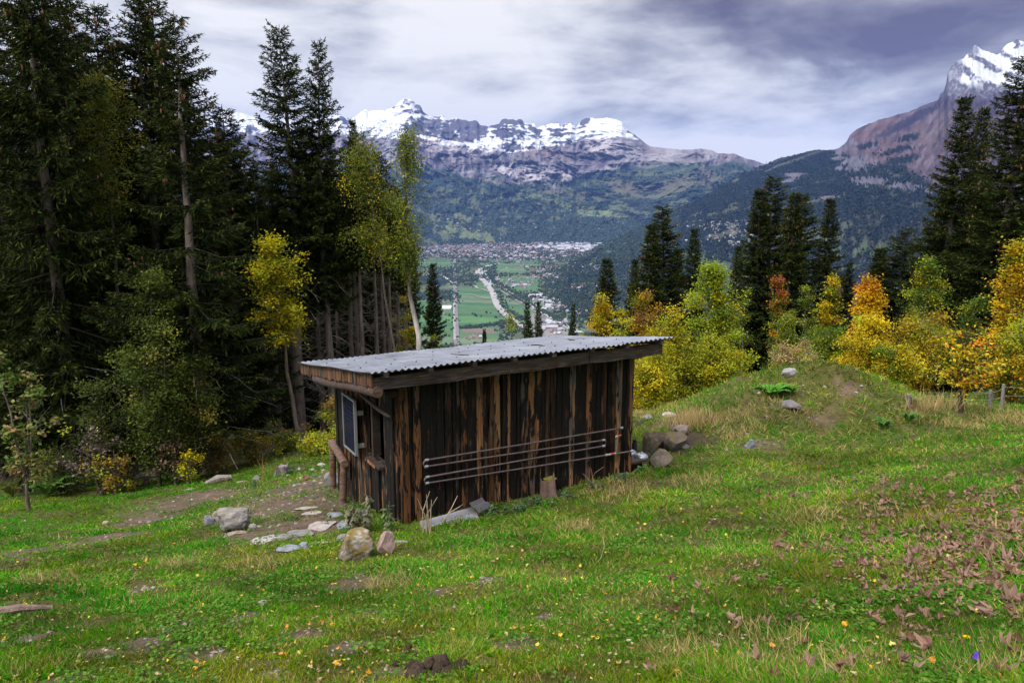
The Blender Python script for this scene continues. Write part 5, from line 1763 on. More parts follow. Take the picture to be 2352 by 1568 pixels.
# behind the roof
broadleaf('maple_tree', 'maple', 'bright yellow tree over the middle right of the roof', 1388, None, 33, 682, 46, P_(egg, 56), 6500, .10, [(4, YL), (2, GO), (2, YG)], first=.1, limbs=40, clump=.24)
broadleaf('maple_tree', 'maple', 'small green yellow tree over the right part of the roof', 1432, None, 31, 712, 47, P_(ball, 30), 3000, .09, [(3, YG), (2, YL)], first=.1, limbs=26)
broadleaf('rowan_tree', 'rowan', 'brownish orange bush over the right end of the roof', 1490, None, 30, 668, 48, P_(ball, 48), 5500, .09, [(3, GO), (3, BR), (2, (.26, .16, .03)), (1, YG)], stems=3, first=.1, limbs=44, clump=.24)
broadleaf('rounded_bush', 'bush', 'rounded green yellow bush peeping over the ridge of the roof', 1200, None, 34, 730, 49, P_(ball, 52), 5200, .10, [(3, YG), (2, (.14, .20, .02)), (1, G1)], stems=2, first=.1, limbs=36, clump=.22)
broadleaf('rounded_bush', 'bush', 'orange tinted bush just showing above the roof left of its ridge', 1078, None, 33, 771, 50, P_(ball, 30), 2500, .09, [(3, GO), (2, YL), (1, YG)], stems=2, first=.1, limbs=26)
broadleaf('rounded_bush', 'bush', 'yellow bush at the foot of the white birch behind the roof', 925, None, 32, 690, 51, P_(ball, 34), 3200, .10, [(3, YL), (2, YG), (1, GO)], stems=2, first=.1, limbs=30)
broadleaf('rounded_bush', 'bush', 'green yellow bush behind the roof beside the narrow spruce', 965, None, 31, 720, 52, P_(ball, 34), 2600, .10, [(3, YG), (2, YL), (1, G1)], stems=2, first=.1, limbs=30)
# right-hand autumn trees
broadleaf('rowan_tree', 'rowan', 'rowan with a red crown and green lower branches before the dark spruces', 1780, None, 29, 640, 53, P_(spire, 38), 5000, .095, [(3, (.12, .15, .02)), (2, G1), (2, YG), (1, OR)], first=.12, limbs=40, tips=(.82, .97, RD))
broadleaf('rowan_tree', 'rowan', 'slender yellow rowan between the red crowned rowan and the golden maple', 1905, None, 28, 632, 54, P_(spire, 40), 4800, .095, [(4, YL), (3, YG), (2, G1), (1, OR)], first=.12, limbs=40)
broadleaf('bush', 'bush', 'dull green bush behind the slender yellow rowan', 1850, None, 31, 660, 55, P_(egg, 36), 3500, .09, [(3, G1), (2, (.12, .14, .02)), (1, YG)], first=.1, limbs=30, stems=2)
broadleaf('bush', 'bush', 'fresh green rounded bush behind the top of the grassy mound', 1880, None, 24, 758, 56, P_(ball, 78), 9000, .075, [(4, (.12, .19, .015)), (2, G1), (2, YG)], first=.05, limbs=60, stems=4, clump=.2)
broadleaf('birch_tree', 'birch', 'small conical pale green birch beside the fresh green bush', 1803, None, 23, 726, 57, P_(cone_, 30), 3600, .065, [(3, (.17, .21, .03)), (2, YG)], first=.05, limbs=34, white=True)
broadleaf('maple_tree', 'maple', 'brilliant golden orange maple, brightest tree on the right', 1990, None, 23.5, 646, 58, P_(egg, 56), 7000, .095, [(5, (.62, .36, .010)), (3, (.62, .42, .015)), (2, OR)], first=.15, limbs=46, clump=.20)
broadleaf('maple_tree', 'maple', 'low golden maple below the brilliant one, on a thin dark stem', 1998, None, 20, 738, 59, P_(ball, 56), 6000, .08, [(5, YL), (3, (.50, .36, .015)), (2, YG)], first=.2, limbs=46, clump=.18)
broadleaf('birch_tree', 'birch', 'pale green birch with a white stem among the golden trees', 2110, None, 23, 598, 60, P_(spire, 50), 7500, .07, [(4, (.14, .19, .025)), (3, G1), (2, YG), (1, YL)], white=True, first=.2, limbs=56, clump=.2)
broadleaf('hazel_bush', 'bush', 'golden brown thicket at the foot of the white stemmed birch', 2110, None, 20.5, 728, 61, P_(ball, 74), 8500, .07, [(4, (.38, .27, .018)), (3, YG), (2, YL), (2, BR)], first=.05, limbs=60, stems=4, clump=.2)
broadleaf('hazel_bush', 'bush', 'mid green bush behind the foreground sapling', 2222, None, 23, 690, 62, P_(ball, 62), 6500, .08, [(4, G1), (3, (.10, .15, .02)), (1, YG)], first=.08, limbs=50, stems=3, clump=.2)
broadleaf('maple_tree', 'maple', 'tall yellow orange maple at the right edge of the picture', 2318, None, 20, 560, 63, P_(egg, 72), 7500, .085, [(4, (.58, .38, .015)), (3, GO), (2, YG), (2, G1)], first=.15, limbs=56, clump=.2)
broadleaf('hazel_bush', 'bush', 'green and orange undergrowth below the tall yellow maple', 2325, None, 18.5, 745, 64, P_(ball, 66), 6000, .07, [(3, YG), (3, GO), (3, G1), (1, OR)], first=.05, limbs=50, stems=4, clump=.18)
broadleaf('young_sapling', 'sapling', 'yellow leaved sapling with many thin stems in front of the wire fence', 2206, 948, None, 752, 65, P_([(0, .25), (.3, .7), (.6, 1), (.85, .8), (1, .4)], 68), 1150, .075, [(6, (.62, .43, .02)), (1, OR), (2, YG)], first=.3, limbs=44, stems=7, clump=.14, bark=(.08, .06, .045), r0=.022)
broadleaf('hazel_bush', 'bush', 'yellow green thicket between the mound and the sapling', 2060, None, 18.5, 800, 66, P_(ball, 50), 5000, .065, [(3, YG), (3, YL), (2, G1)], first=.05, limbs=44, stems=3, clump=.18)
broadleaf('dry_shrub', 'shrub', 'pale brown dried hogweed and shrub on the back of the mound', 1822, None, 18, 806, 67, P_(ball, 72), 3800, .055, [(3, (.36, .27, .14)), (2, (.28, .17, .08)), (2, YG), (1, (.45, .38, .22))], first=.2, limbs=60, stems=8, clump=.12, bark=(.22, .15, .09))
# broadleaves of the left wood
birch = broadleaf('birch_tree', 'birch', 'white trunked birch with thin yellow green crown behind the hut', 962, None, 25.5, 292, 68, [(0, 1), (.5, 10), (.62, 40), (.78, 52), (.9, 40), (1, 14)], 5000, .08, [(3, (.17, .19, .02)), (3, (.13, .15, .02)), (2, G1), (1, YG)], white=True, first=.56, limbs=44, clump=.24, hang=.35, lean=-.052, r0=.12)
broadleaf('birch_tree', 'birch', 'yellow green birch crown left of the white trunk, on a leaning stem', 932, None, 26.5, 300, 69, [(0, 1), (.5, 26), (.65, 96), (.82, 78), (1, 20)], 5600, .08, [(3, (.18, .20, .02)), (3, (.14, .16, .02)), (2, G1), (1, YL)], white=False, bark=(.10, .085, .075), first=.58, limbs=46, clump=.26, hang=.3, lean=-.13, r0=.06)
broadleaf('maple_tree', 'maple', 'glowing yellow green maple leaning out of the dark wood', 680, None, 23, 556, 70, [(0, 1), (.45, 20), (.55, 62), (.7, 70), (.9, 50), (1, 20)], 5200, .10, [(5, (.40, .36, .012)), (3, YG), (2, YL)], first=.50, limbs=40, clump=.24, lean=-.10, bark=(.2, .16, .13))
broadleaf('larch_tree', 'larch', 'olive yellow larch among the dark spruces on the left', 290, None, 20.5, 164, 71, [(0, 2), (.64, 12), (.74, 66), (.85, 70), (.94, 40), (1, 8)], 5200, .07, [(4, (.12, .125, .012)), (3, (.18, .17, .014)), (2, G1)], first=.66, limbs=50, clump=.26, hang=.15, r0=.07, bark=(.11, .085, .07))
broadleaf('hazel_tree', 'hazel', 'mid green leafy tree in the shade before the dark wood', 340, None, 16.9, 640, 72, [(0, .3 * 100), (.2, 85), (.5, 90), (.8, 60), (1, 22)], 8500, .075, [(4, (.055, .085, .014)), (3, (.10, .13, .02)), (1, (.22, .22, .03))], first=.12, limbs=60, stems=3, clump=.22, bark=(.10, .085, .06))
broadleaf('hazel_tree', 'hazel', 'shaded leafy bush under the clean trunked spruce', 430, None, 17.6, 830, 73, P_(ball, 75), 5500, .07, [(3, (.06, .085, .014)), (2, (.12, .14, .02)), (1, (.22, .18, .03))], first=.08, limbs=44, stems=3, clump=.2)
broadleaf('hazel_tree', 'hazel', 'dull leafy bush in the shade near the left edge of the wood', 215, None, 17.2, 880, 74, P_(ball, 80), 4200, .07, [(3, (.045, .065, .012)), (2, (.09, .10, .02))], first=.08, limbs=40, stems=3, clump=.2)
broadleaf('maple_sapling', 'maple', 'maple sapling with curled green and brown leaves at the left edge', 20, None, 13.5, 790, 75, P_([(0, .3), (.3, .8), (.6, 1), (1, .5)], 60), 1300, .10, [(3, (.10, .16, .03)), (2, (.22, .21, .06)), (2, (.30, .18, .09))], first=.2, limbs=22, stems=3, clump=.12)
broadleaf('dry_shrub', 'shrub', 'mauve grey withered shrub before the dark wood', 195, None, 16.6, 985, 76, P_(ball, 66), 900, .075, [(3, (.20, .15, .15)), (2, (.13, .10, .09)), (1, YG)], first=.1, limbs=40, stems=6, clump=.10, bark=(.12, .08, .07))
broadleaf('dry_shrub', 'shrub', 'brown withered shrub left of the clean trunked spruce', 375, None, 16.8, 985, 77, P_(ball, 62), 1100, .07, [(3, (.22, .14, .09)), (2, (.12, .08, .05)), (2, (.14, .14, .03))], first=.1, limbs=40, stems=5, clump=.12)
broadleaf('young_shrub', 'shrub', 'small bright yellow green shrub beside the broken stump', 408, None, 16.6, 1040, 78, P_(ball, 34), 900, .06, [(4, YG), (3, YL), (1, G1)], first=.1, limbs=26, stems=4, clump=.09)
broadleaf('young_shrub', 'shrub', 'yellow leaved shrub between fern and broken stump', 232, None, 16.4, 1030, 79, P_(ball, 54), 1100, .06, [(4, (.34, .24, .03)), (3, YG), (2, BR)], first=.1, limbs=30, stems=5, clump=.10)
for (px, py, top, w, pal, lab) in ((560, 19.0, 985, 60, [(3, (.13, .12, .02)), (2, G1), (1, GO)], 'olive brown low thicket right of the clean trunked spruce'),
                                   (640, 20.0, 992, 62, [(3, (.10, .13, .02)), (2, YG), (1, BR)], 'low green thicket at the foot of the thick bare trunk'),
                                   (720, 18.5, 1000, 58, [(3, YG), (2, (.10, .15, .02)), (2, YL)], 'yellow green bramble thicket left of the handrail'),
                                   (775, 16.0, 985, 44, [(3, (.10, .16, .02)), (2, YG), (1, YL)], 'green bramble thicket behind the log handrail'),
                                   (480, 17.9, 990, 55, [(3, (.10, .10, .02)), (2, BR), (1, YG)], 'brownish undergrowth round the foot of the clean trunk'),
                                   (768, 19.0, 905, 28, [(3, (.20, .17, .05)), (2, YG), (2, BR)], 'pale leaved shrub beside the solar panel'),
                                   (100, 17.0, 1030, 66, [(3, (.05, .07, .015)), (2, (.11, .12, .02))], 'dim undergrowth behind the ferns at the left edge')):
    broadleaf('thicket', 'bush', lab, px, None, py, top, int(px * 7), P_(ball, w), 2800, .055, pal, first=.03, limbs=44, stems=5, clump=.13)

# ================================================================== stones, stumps, plants, leaves
def ico(sub):
    bm = bmesh.new()
    bmesh.ops.create_icosphere(bm, subdivisions=sub, radius=1)
    V = np.array([v.co[:] for v in bm.verts])
    Fc = np.array([[v.index for v in f.verts] for f in bm.faces])
    bm.free()
    return V, Fc


ICO4, ICO3 = ico(4), ico(3)


def n3(v, f, seed, oc=4):
    return (fbm(v[:, 0] * f + 3, v[:, 1] * f + v[:, 2] * f * .7, oc, seed) + fbm(v[:, 1] * f, v[:, 2] * f - v[:, 0] * f * .6, oc, seed + 5)) * .5


def rock_mb(seed, sx, sy, sz, col, planes=9, rough=.10, moss=0.0, lichen=0.0, hi=True):
    r = nrng(seed)
    V, Fc = ICO4 if hi else ICO3
    v = V.copy()
    for _ in range(planes):
        nrm = rand_unit(r, 1)[0]
        dd = r.uniform(.55, .85)
        k = np.maximum(v @ nrm - dd, 0)
        v = v - k[:, None] * nrm
    v = v * (1 + rough * n3(v, 1.6, seed))[:, None]
    v = v * (1 + .35 * rough * n3(v, 6.0, seed + 2))[:, None]
    c = np.array(col) * (1 + .30 * n3(v, 2.5, seed + 9))[:, None]
    if lichen:
        c = lerpc(c, (.50, .48, .44), smooth(.12, .35, n3(v, 4.0, seed + 11) + .2 * v[:, 2]) * lichen)
    if moss:
        c = lerpc(c, (.19, .13, .025), smooth(.0, .3, n3(v, 2.2, seed + 13) + .25 * v[:, 2]) * moss)
    v = v * np.array([sx, sy, sz]) * .5 * 1.18
    mb = MB()
    mb.add(v, Fc, np.clip(c, .01, .8))
    return mb


_rk = [0]


def stone(px, pyb, w, h, label, col=(.26, .24, .235), flat=False, group=None, name=None, tilt=0.0, d=None, **kw):
    """stone whose lower edge is seen at (px, pyb); w, h in picture units"""
    _rk[0] += 1
    p = hit(px, pyb)
    dep = (p[1]) / F
    W = w * dep
    if flat:
        w, h = w * 1.22, h * 1.22
        W = w * dep
        D, T = max(h * dep / .42, .05), max(.035, .16 * W)
        c = p + np.array([0, D * .5, 0])
        zc = float(gz(c[0], c[1])) + T * .12
        sl_ = float((gz(c[0], c[1] + .2) - gz(c[0], c[1] - .2)) / .4)
        sxl = float((gz(c[0] + .2, c[1]) - gz(c[0] - .2, c[1])) / .4)
        mb = rock_mb(_rk[0], W, D, T, col, kw.pop('planes', 12), .16, **kw)
        o = mb.obj(name or 'flat_stone', M_ROCK, None, False)
        o.location = (c[0], c[1], zc)
        o.rotation_euler = (math.atan(sl_) + tilt, -math.atan(sxl), 0)
    else:
        Hh = h * dep * 1.04
        D = W * .8
        c = p + np.array([0, D * .45, 0])
        mb = rock_mb(_rk[0], W, D, Hh * 1.25, col, **kw)
        o = mb.obj(name or 'stone', M_ROCK, None, False)
        o.location = (c[0], c[1], p[2] + Hh * .5 - .02)
        o.rotation_euler = (0, tilt, 0)
    STONES.append((c[0], c[1] - (.0 if flat else D * .2), .5 * max(W, D if flat else W) * (1.0 if flat else .85)))
    tag(o, label, 'stone' if not name or 'boulder' not in name else 'boulder', group)
    return o


GR, TN, BL, RDS, WH, DK = (.19, .178, .17), (.27, .22, .17), (.20, .21, .235), (.25, .18, .16), (.28, .26, .24), (.15, .125, .11)
stone(525, 1222, 88, 46, 'largest boulder of the cluster left of the paving stones', GR, name='boulder', rough=.18, lichen=.15, moss=.25, tilt=-.06)
stone(502, 1196, 32, 24, 'tan boulder leaning on the back of the largest boulder', TN, name='boulder')
stone(478, 1206, 20, 24, 'bluish round boulder at the left side of the largest boulder', BL, name='boulder')
stone(532, 1232, 46, 13, 'reddish flat stone just below the largest boulder', RDS, True)
stone(578, 1220, 23, 16, 'small pointed upright stone right of the largest boulder', GR, planes=14)
stone(600, 1249, 62, 28, 'wide tilted slab with a pinkish top in the front row of stones', (.31, .275, .265), True)
stone(634, 1243, 38, 24, 'grey slab touching the right side of the wide pinkish slab', GR, True)
stone(659, 1268, 54, 24, 'front most grey flat stone with a dark stain', BL, True)
stone(696, 1263, 22, 18, 'small pointed grey stone right of the front most flat stone', BL, planes=14)
stone(681, 1234, 52, 24, 'pale grey slab in the middle of the paving stones', GR, True)
stone(730, 1220, 54, 25, 'light brown slab between the pale middle slab and the hut', (.31, .265, .25), True)
stone(735, 1250, 40, 9, 'low pale stone sunk in the grass left of the mossy boulder', TN, True)
stone(693, 1173, 46, 19, 'flat stone at the upper left of the path on bare soil', (.30, .265, .245), True)
stone(716, 1182, 42, 8, 'thin flat stone just below the upper left path stone', (.32, .28, .26), True)
stone(767, 1189, 36, 15, 'bluish flat stone beside the front post of the handrail', BL, True)
stone(788, 1214, 38, 23, 'bluish slab right of the light brown slab', BL, True)
stone(820, 1189, 32, 20, 'grey slab half under the drooping plant at the hut corner', BL, True)
stone(842, 1214, 20, 26, 'upright grey stone behind the plant at the hut corner', GR)
stone(811, 1289, 82, 60, 'big mossy boulder with orange and white lichen before the hut', (.17, .145, .115), name='boulder', rough=.22, moss=.9, lichen=.55)
stone(790, 1246, 36, 18, 'grey stone behind the big mossy boulder', GR)
stone(882, 1277, 47, 50, 'reddish wedge shaped boulder right of the mossy one', (.30, .21, .185), name='boulder', planes=16, rough=.14, tilt=.15)
stone(918, 1247, 30, 9, 'thin flat stone right of the reddish boulder', GR, True)
stone(602, 1391, 25, 15, 'lone white stone on the open meadow grass', WH, planes=14)
stone(542, 1416, 11, 7, 'tiny pale stone left below the lone white stone', WH, hi=False)
stone(242, 1205, 18, 9, 'small brown stone alone on the left meadow', TN)
stone(565, 1182, 19, 10, 'round pale stone behind the largest boulder', WH)
stone(752, 1119, 26, 32, 'tall grey stone behind the back post of the handrail', GR)
stone(773, 1117, 24, 34, 'grey stone between the two handrail posts', (.25, .24, .25))
stone(704, 1104, 18, 14, 'rust brown round stone left of the handrail', (.14, .07, .05))
stone(737, 1072, 19, 8, 'white stone on the grass behind the handrail', WH)
stone(430, 1126, 28, 7, 'flat white stone at the upper edge of the left meadow', WH, True)
stone(552, 1108, 25, 7, 'flat pinkish stone at the end of the weathered plank', TN, True)
stone(587, 1106, 16, 13, 'rounded grey stone right of the weathered plank', GR)
for (px, py, w) in ((686, 1080, 11), (715, 1082, 13), (741, 1082, 9), (736, 1111, 10), (690, 1102, 13), (660, 1093, 9), (722, 1106, 9), (700, 1086, 8), (671, 1140, 8), (690, 1125, 8), (728, 1127, 8), (665, 1104, 8), (617, 1138, 7), (578, 1144, 8), (600, 1150, 9), (650, 1160, 8), (745, 1150, 9), (713, 1150, 8), (760, 1137, 7), (675, 1116, 9), (606, 1185, 8), (640, 1208, 12), (617, 1172, 10), (700, 1112, 10)):
    stone(px, py, w, w * .55, 'pale pebble among others on the bare soil left of the handrail', WH if w % 2 else TN, False, 'pebbles left of the handrail', 'pebble', hi=False)
stone(1815, 864, 36, 17, 'rounded light grey boulder on top of the mound', (.24, .225, .23), name='boulder', planes=7)
stone(1812, 945, 70, 18, 'dark grey slab sticking out of the front of the mound', (.13, .12, .125), planes=16)
stone(1727, 1031, 24, 21, 'blue grey pointed slate shard standing below the mound', (.20, .215, .25), planes=18)
for (px, py, w) in ((1708, 985, 11), (1718, 1000, 10), (1762, 962, 12), (1792, 958, 9), (1844, 910, 10), (1880, 935, 9), (1930, 912, 10), (1895, 893, 11), (1697, 1022, 8), (1670, 1035, 12), (1745, 905, 11), (1845, 888, 9)):
    stone(px, py, w, w * .6, 'small pale stone on the flank of the grassy mound', TN if w % 2 else GR, False, 'small stones on the mound', 'pebble', hi=False)
stone(1521, 1032, 54, 38, 'largest rounded brown boulder of the pile right of the hut', (.11, .085, .07), name='boulder', rough=.24, planes=13, moss=.3)
stone(1494, 1050, 36, 52, 'paler boulder at the left of the pile right of the hut', (.14, .12, .10), name='boulder', rough=.2, moss=.5)
stone(1520, 1074, 52, 36, 'dark shaded boulder at the bottom of the pile right of the hut', DK, name='boulder', moss=.5)
stone(1556, 1036, 52, 36, 'mossy dark boulder at the right of the pile right of the hut', DK, name='boulder', moss=.7)
stone(1551, 990, 30, 26, 'dark grey upright boulder on top of the pile right of the hut', (.19, .175, .17), name='boulder')
stone(1572, 1000, 38, 22, 'long brown boulder beside the uppermost one of the pile', (.20, .16, .14), name='boulder')
stone(1577, 1030, 18, 11, 'pale grey stone at the right end of the boulder pile', GR)
stone(1490, 963, 26, 8, 'grey stone in the grass behind the hut corner', GR)
stone(1540, 958, 30, 11, 'rounded pale stone in front of the golden thicket', (.36, .33, .29))
stone(1470, 976, 14, 11, 'small dark stone in the green patch behind the hut', (.10, .07, .065))


def bark_mb(pts, radii, seed, n=18, col=(.16, .13, .115), jag=0.15, hollow=False):
    """weathered wood: a log whose outline is furrowed"""
    r = nrng(seed)
    mb = MB()
    tube(mb, pts, radii, n, col)
    v = mb.v[0].reshape(len(pts), n, 3)
    cen = np.asarray(pts, float)[:, None]
    fur = 1 + jag * r.normal(size=(1, n, 1)) * np.ones((len(pts), 1, 1)) + jag * .4 * r.normal(size=(len(pts), n, 1))
    v2 = cen + (v - cen) * fur
    mb.v[0] = v2.reshape(-1, 3)
    mb.v[1] = v2[0]
    mb.v[2] = v2[-1]
    return mb


def stump(px, pyb, w, h, label, col, moss=False, seed=1, lean=0.0):
    p = hit(px, pyb)
    k = p[1] / F
    R, Hh = w * k / 2, h * k
    zs = np.array([-.15, 0, Hh * .3, Hh * .7, Hh])
    mb = bark_mb(np.c_[lean * zs, 0 * zs, zs], R * np.array([1.45, 1.22, .98, .90, .84]), seed, 22, col, .17)
    r = nrng(seed)
    # broken, uneven rim
    for q in (0, 2):
        v = mb.v[q]
        top = v[:, 2] > Hh * .85
        v[top, 2] += r.normal(size=top.sum()) * Hh * .13
    o = thing('tree_stump', label, 'tree stump', p)
    mb.obj('stump', M_BARK, o, False)
    if moss:
        m2 = rock_mb(seed + 50, R * 1.3, R * 1.2, Hh * .30, (.12, .12, .02), 4, .5)
        m2.v[0] = m2.v[0] + np.array([lean * Hh + R * .25, 0, Hh * .94])
        m2.obj('moss', M_ROCK, o, True)
    return o


stump(1262, 1137, 40, 42, 'reddish grey stump with a moss cap against the front wall', (.15, .10, .085), True, 3, -.1)
stump(61, 1128, 42, 54, 'dark old stump between shrubs at the left edge', (.055, .042, .036), False, 4)
stump(648, 1088, 32, 22, 'low grey split stump behind the bare soil', (.20, .165, .16), False, 5)
# fallen timber
p = hit(337, 1112)
k = p[1] / F
o = thing('broken_log', 'broken grey log lying on a stub before the dark wood', 'log', p)
bark_mb(np.array([(-34, 0, 12), (-12, 2, 24), (10, 0, 27), (35, -2, 28)]) * k, np.array([3, 6, 6, 7]) * k, 8, 14, (.25, .22, .21)).obj('log', M_BARK, o)
bark_mb(np.array([(-2, 0, -4), (-1, 0, 12), (2, 0, 24)]) * k, np.array([9, 7, 5]) * k, 9, 12, (.09, .07, .06)).obj('stub', M_BARK, o)
bark_mb(np.array([(30, 2, -4), (30, 1, 22)]) * k, np.array([4, 4]) * k, 10, 10, (.20, .16, .13)).obj('stub', M_BARK, o)
a, b = hit(-30, 1418), hit(122, 1402)
mb = bark_mb(np.array([a + (0, 0, .01), a * .5 + b * .5 + (0, 0, .03), b + (0, 0, .02)]), [.055, .05, .022], 11, 14, (.21, .15, .12), .14)
tag(mb.obj('rotten_log', M_BARK), 'rotten brown log in the grass at the lower left edge', 'log')
a, b = hit(472, 1114), hit(531, 1104)
mb = bark_mb(np.array([a + (0, 0, .03), a * .5 + b * .5 + (0, 0, .09), b + (0, 0, .07)]), [.035, .075, .05], 12, 12, (.27, .23, .20), .12)
tag(mb.obj('weathered_plank', M_BARK), 'weathered grey piece of wood lying in the left meadow', 'plank')
a, b = hit(640, 986), hit(664, 1002)
mb = bark_mb(np.array([a + (0, 0, .15), b + (0, 0, .12)]), [.08, .09], 13, 12, (.18, .13, .11), .12)
tag(mb.obj('fallen_log', M_BARK), 'short fallen log on the wood floor near the thick trunk', 'log')
a = hit(520, 1083)
mb = MB()
tube(mb, [a - (0, 0, .1), a + (-.05, 0, .12), a + (-.10, 0, .24)], .012, 8, (.75, .75, .74))
tag(mb.obj('marker_peg', M_PLAIN), 'thin white marker peg leaning at the edge of the wood', 'peg')

# sheet metal strips at the foot of the front wall
a, b = hit(968, 1216), hit(1092, 1192)
a, b = a + (0, .02, .02), b + (0, .06, .06)
for (pa_, pb_, lab) in ((a, b, 'long folded grey metal strip lying against the foot of the front wall'), (hit(1086, 1196) + (0, .1, .12), hit(1116, 1180) + (0, .12, .10), 'short piece of grey gutter at the end of the long metal strip')):
    dv = unit(pb_ - pa_)
    sd = unit(np.cross(dv, [0, 0, 1.0]))
    prof = [(-.07, -.05), (-.03, .0), (-.015, .008), (.0, .0), (.02, .006), (.035, .03), (.05, .05)]
    mb = MB()
    n = len(prof)
    v = [pa_ - sd * x + np.array([0, 0, z]) for x, z in prof] + [pb_ - sd * x + np.array([0, 0, z]) for x, z in prof]
    v2 = [q - np.array([0, 0, .006]) for q in v]
    i = np.arange(n - 1)
    mb.add(v, np.stack([i, i + 1, n + i + 1, n + i], -1), (.34, .33, .35))
    mb.add(v2, np.stack([i, n + i, n + i + 1, i + 1], -1), (.34, .33, .35))
    tag(mb.obj('metal_strip', M_STEEL), lab, 'metal strip')


# ------------------------------------------------------------------ plants
def fern(px, pyb, w, h, label, n=11, seed=1, col=(.10, .22, .03)):
    r = nrng(seed)
    p = hit(px, pyb)
    k = p[1] / F
    mb = MB()
    for i in range(n):
        az = i * 2.4 + r.normal() * .3
        L = w * k * .55 * r.uniform(.7, 1.1)
        hd = np.array([math.cos(az), math.sin(az), 0])
        s = np.linspace(0, 1, 16)
        pts = hd * (L * s)[:, None] + np.array([0, 0, 1]) * (h * k * r.uniform(.7, 1.1) * (1.9 * s - 1.15 * s * s))[:, None]
        tube(mb, pts[::3], .005, 3, (.12, .15, .04), cap=False)
        sd = np.cross(hd, [0, 0, 1.0])
        for sg in (-1, 1):
            q = np.repeat(np.arange(2, 16), 2)
            base = pts[q] + r.normal(size=(len(q), 3)) * .006
            A = unit(sd * sg + .5 * unit(np.gradient(pts, axis=0))[q] + np.array([0, 0, -.15]) + .08 * r.normal(size=base.shape))
            S = unit(np.gradient(pts, axis=0)[q])
            ll = .34 * L * (1 - s[q]) ** .7 * np.minimum(1, s[q] * 4) + .01
            leaves(mb, base, A, S, ll, .035 + .02 * L * r.random(len(q)), np.array(col) * r.uniform(.7, 1.35, (len(q), 1)), .1)
    o = mb.obj('fern', M_LEAF)
    o.location = p
    return tag(o, label, 'fern')


fern(110, 1142, 110, 58, 'large green fern at the left edge of the meadow', 14, 1, (.10, .20, .035))
fern(155, 1128, 70, 46, 'smaller green fern behind the large one at the left edge', 11, 2, (.09, .19, .03))
fern(30, 1140, 70, 50, 'yellowish fern left of the dark old stump', 10, 3, (.16, .18, .03))
fern(1772, 913, 84, 36, 'bright green fern clump on the left flank of the mound', 14, 4, (.10, .30, .03))
fern(1815, 903, 44, 26, 'small fern beside the bright clump, under the light boulder', 8, 5, (.11, .28, .03))
fern(2030, 985, 46, 30, 'single fern frond tuft on the right foot of the mound', 6, 6, (.08, .20, .04))
fern(2085, 972, 40, 30, 'fern tuft farthest right on the foot of the mound', 6, 7, (.08, .20, .04))


def herb(px, pyb, w, h, label, name='nettle_clump', cat='plant', n=160, leaf=.05, cols=((.07, .13, .06), (.12, .17, .08)), seed=1, stems=8, droop=.4):
    r = nrng(seed)
    p = hit(px, pyb)
    k = p[1] / F
    W, Hh = w * k / 2, h * k
    mb = MB()
    tips = []
    for i in range(stems):
        e = np.array([r.normal() * W * .6, r.normal() * W * .35, Hh * r.uniform(.6, 1.1)])
        b = e * np.array([.3, .3, 0]) + np.array([0, 0, -.03])
        m_ = (e + b) / 2 + r.normal(size=3) * .02
        tube(mb, [b, m_, e], [.006, .005, .003], 4, (.16, .12, .08), cap=False)
        tips += [(b, m_, e)]
    kk = r.integers(0, stems, n)
    f = r.uniform(.25, 1.0, n)[:, None]
    T = np.array(tips)
    b, m_, e = T[kk, 0], T[kk, 1], T[kk, 2]
    C = b * (1 - f) ** 2 + 2 * m_ * f * (1 - f) + e * f * f
    A = unit(np.stack([r.normal(size=n), r.normal(size=n), -droop + .35 * r.normal(size=n)], -1))
    S = unit(np.cross(A, np.array([0, 0, 1.0]) + .4 * r.normal(size=(n, 3))))
    cc = np.array(cols)[r.integers(0, len(cols), n)] * r.uniform(.7, 1.3, (n, 1))
    leaves(mb, C, A, S, leaf * r.uniform(.7, 1.3, n), leaf * r.uniform(.4, .65, n), cc, .15)
    o = mb.obj(name, M_LEAF)
    o.location = p
    return tag(o, label, cat)


herb(1135, 1182, 46, 28, 'blue green nettle clump at the end of the metal strips', seed=1, n=220)
herb(1195, 1176, 50, 22, 'blue green nettle clump left of the mossy stump', seed=2, n=220)
herb(1240, 1160, 50, 22, 'blue green nettle clump in front of the mossy stump', seed=3, n=220)
herb(1300, 1146, 36, 20, 'low nettle clump right of the mossy stump', seed=4, n=140)
herb(1375, 1122, 50, 22, 'nettle clump against the right half of the front wall', seed=5, n=180)
herb(1428, 1104, 44, 24, 'nettle clump at the right foot of the front wall', seed=6, n=160)
herb(1480, 1086, 40, 20, 'green weeds below the ledge at the right end of the hut', 'weed_clump', seed=7, n=160, cols=((.08, .18, .03), (.12, .22, .04)))
herb(828, 1226, 62, 96, 'drooping plant with withered grey green leaves at the hut corner', 'drooping_plant', 'plant', 260, .085, ((.20, .20, .11), (.15, .17, .09), (.26, .24, .15)), 8, 9, .9)
herb(893, 1222, 50, 66, 'leafy sprig with green tips by the corner post of the hut', 'leafy_sprig', 'plant', 110, .075, ((.12, .19, .06), (.20, .21, .10), (.07, .14, .05)), 9, 6, .7)
herb(672, 1085, 52, 18, 'low blue green clump beside the split stump', seed=10, n=140)
herb(583, 1118, 26, 18, 'little blue green clump right of the weathered plank', seed=11, n=100)


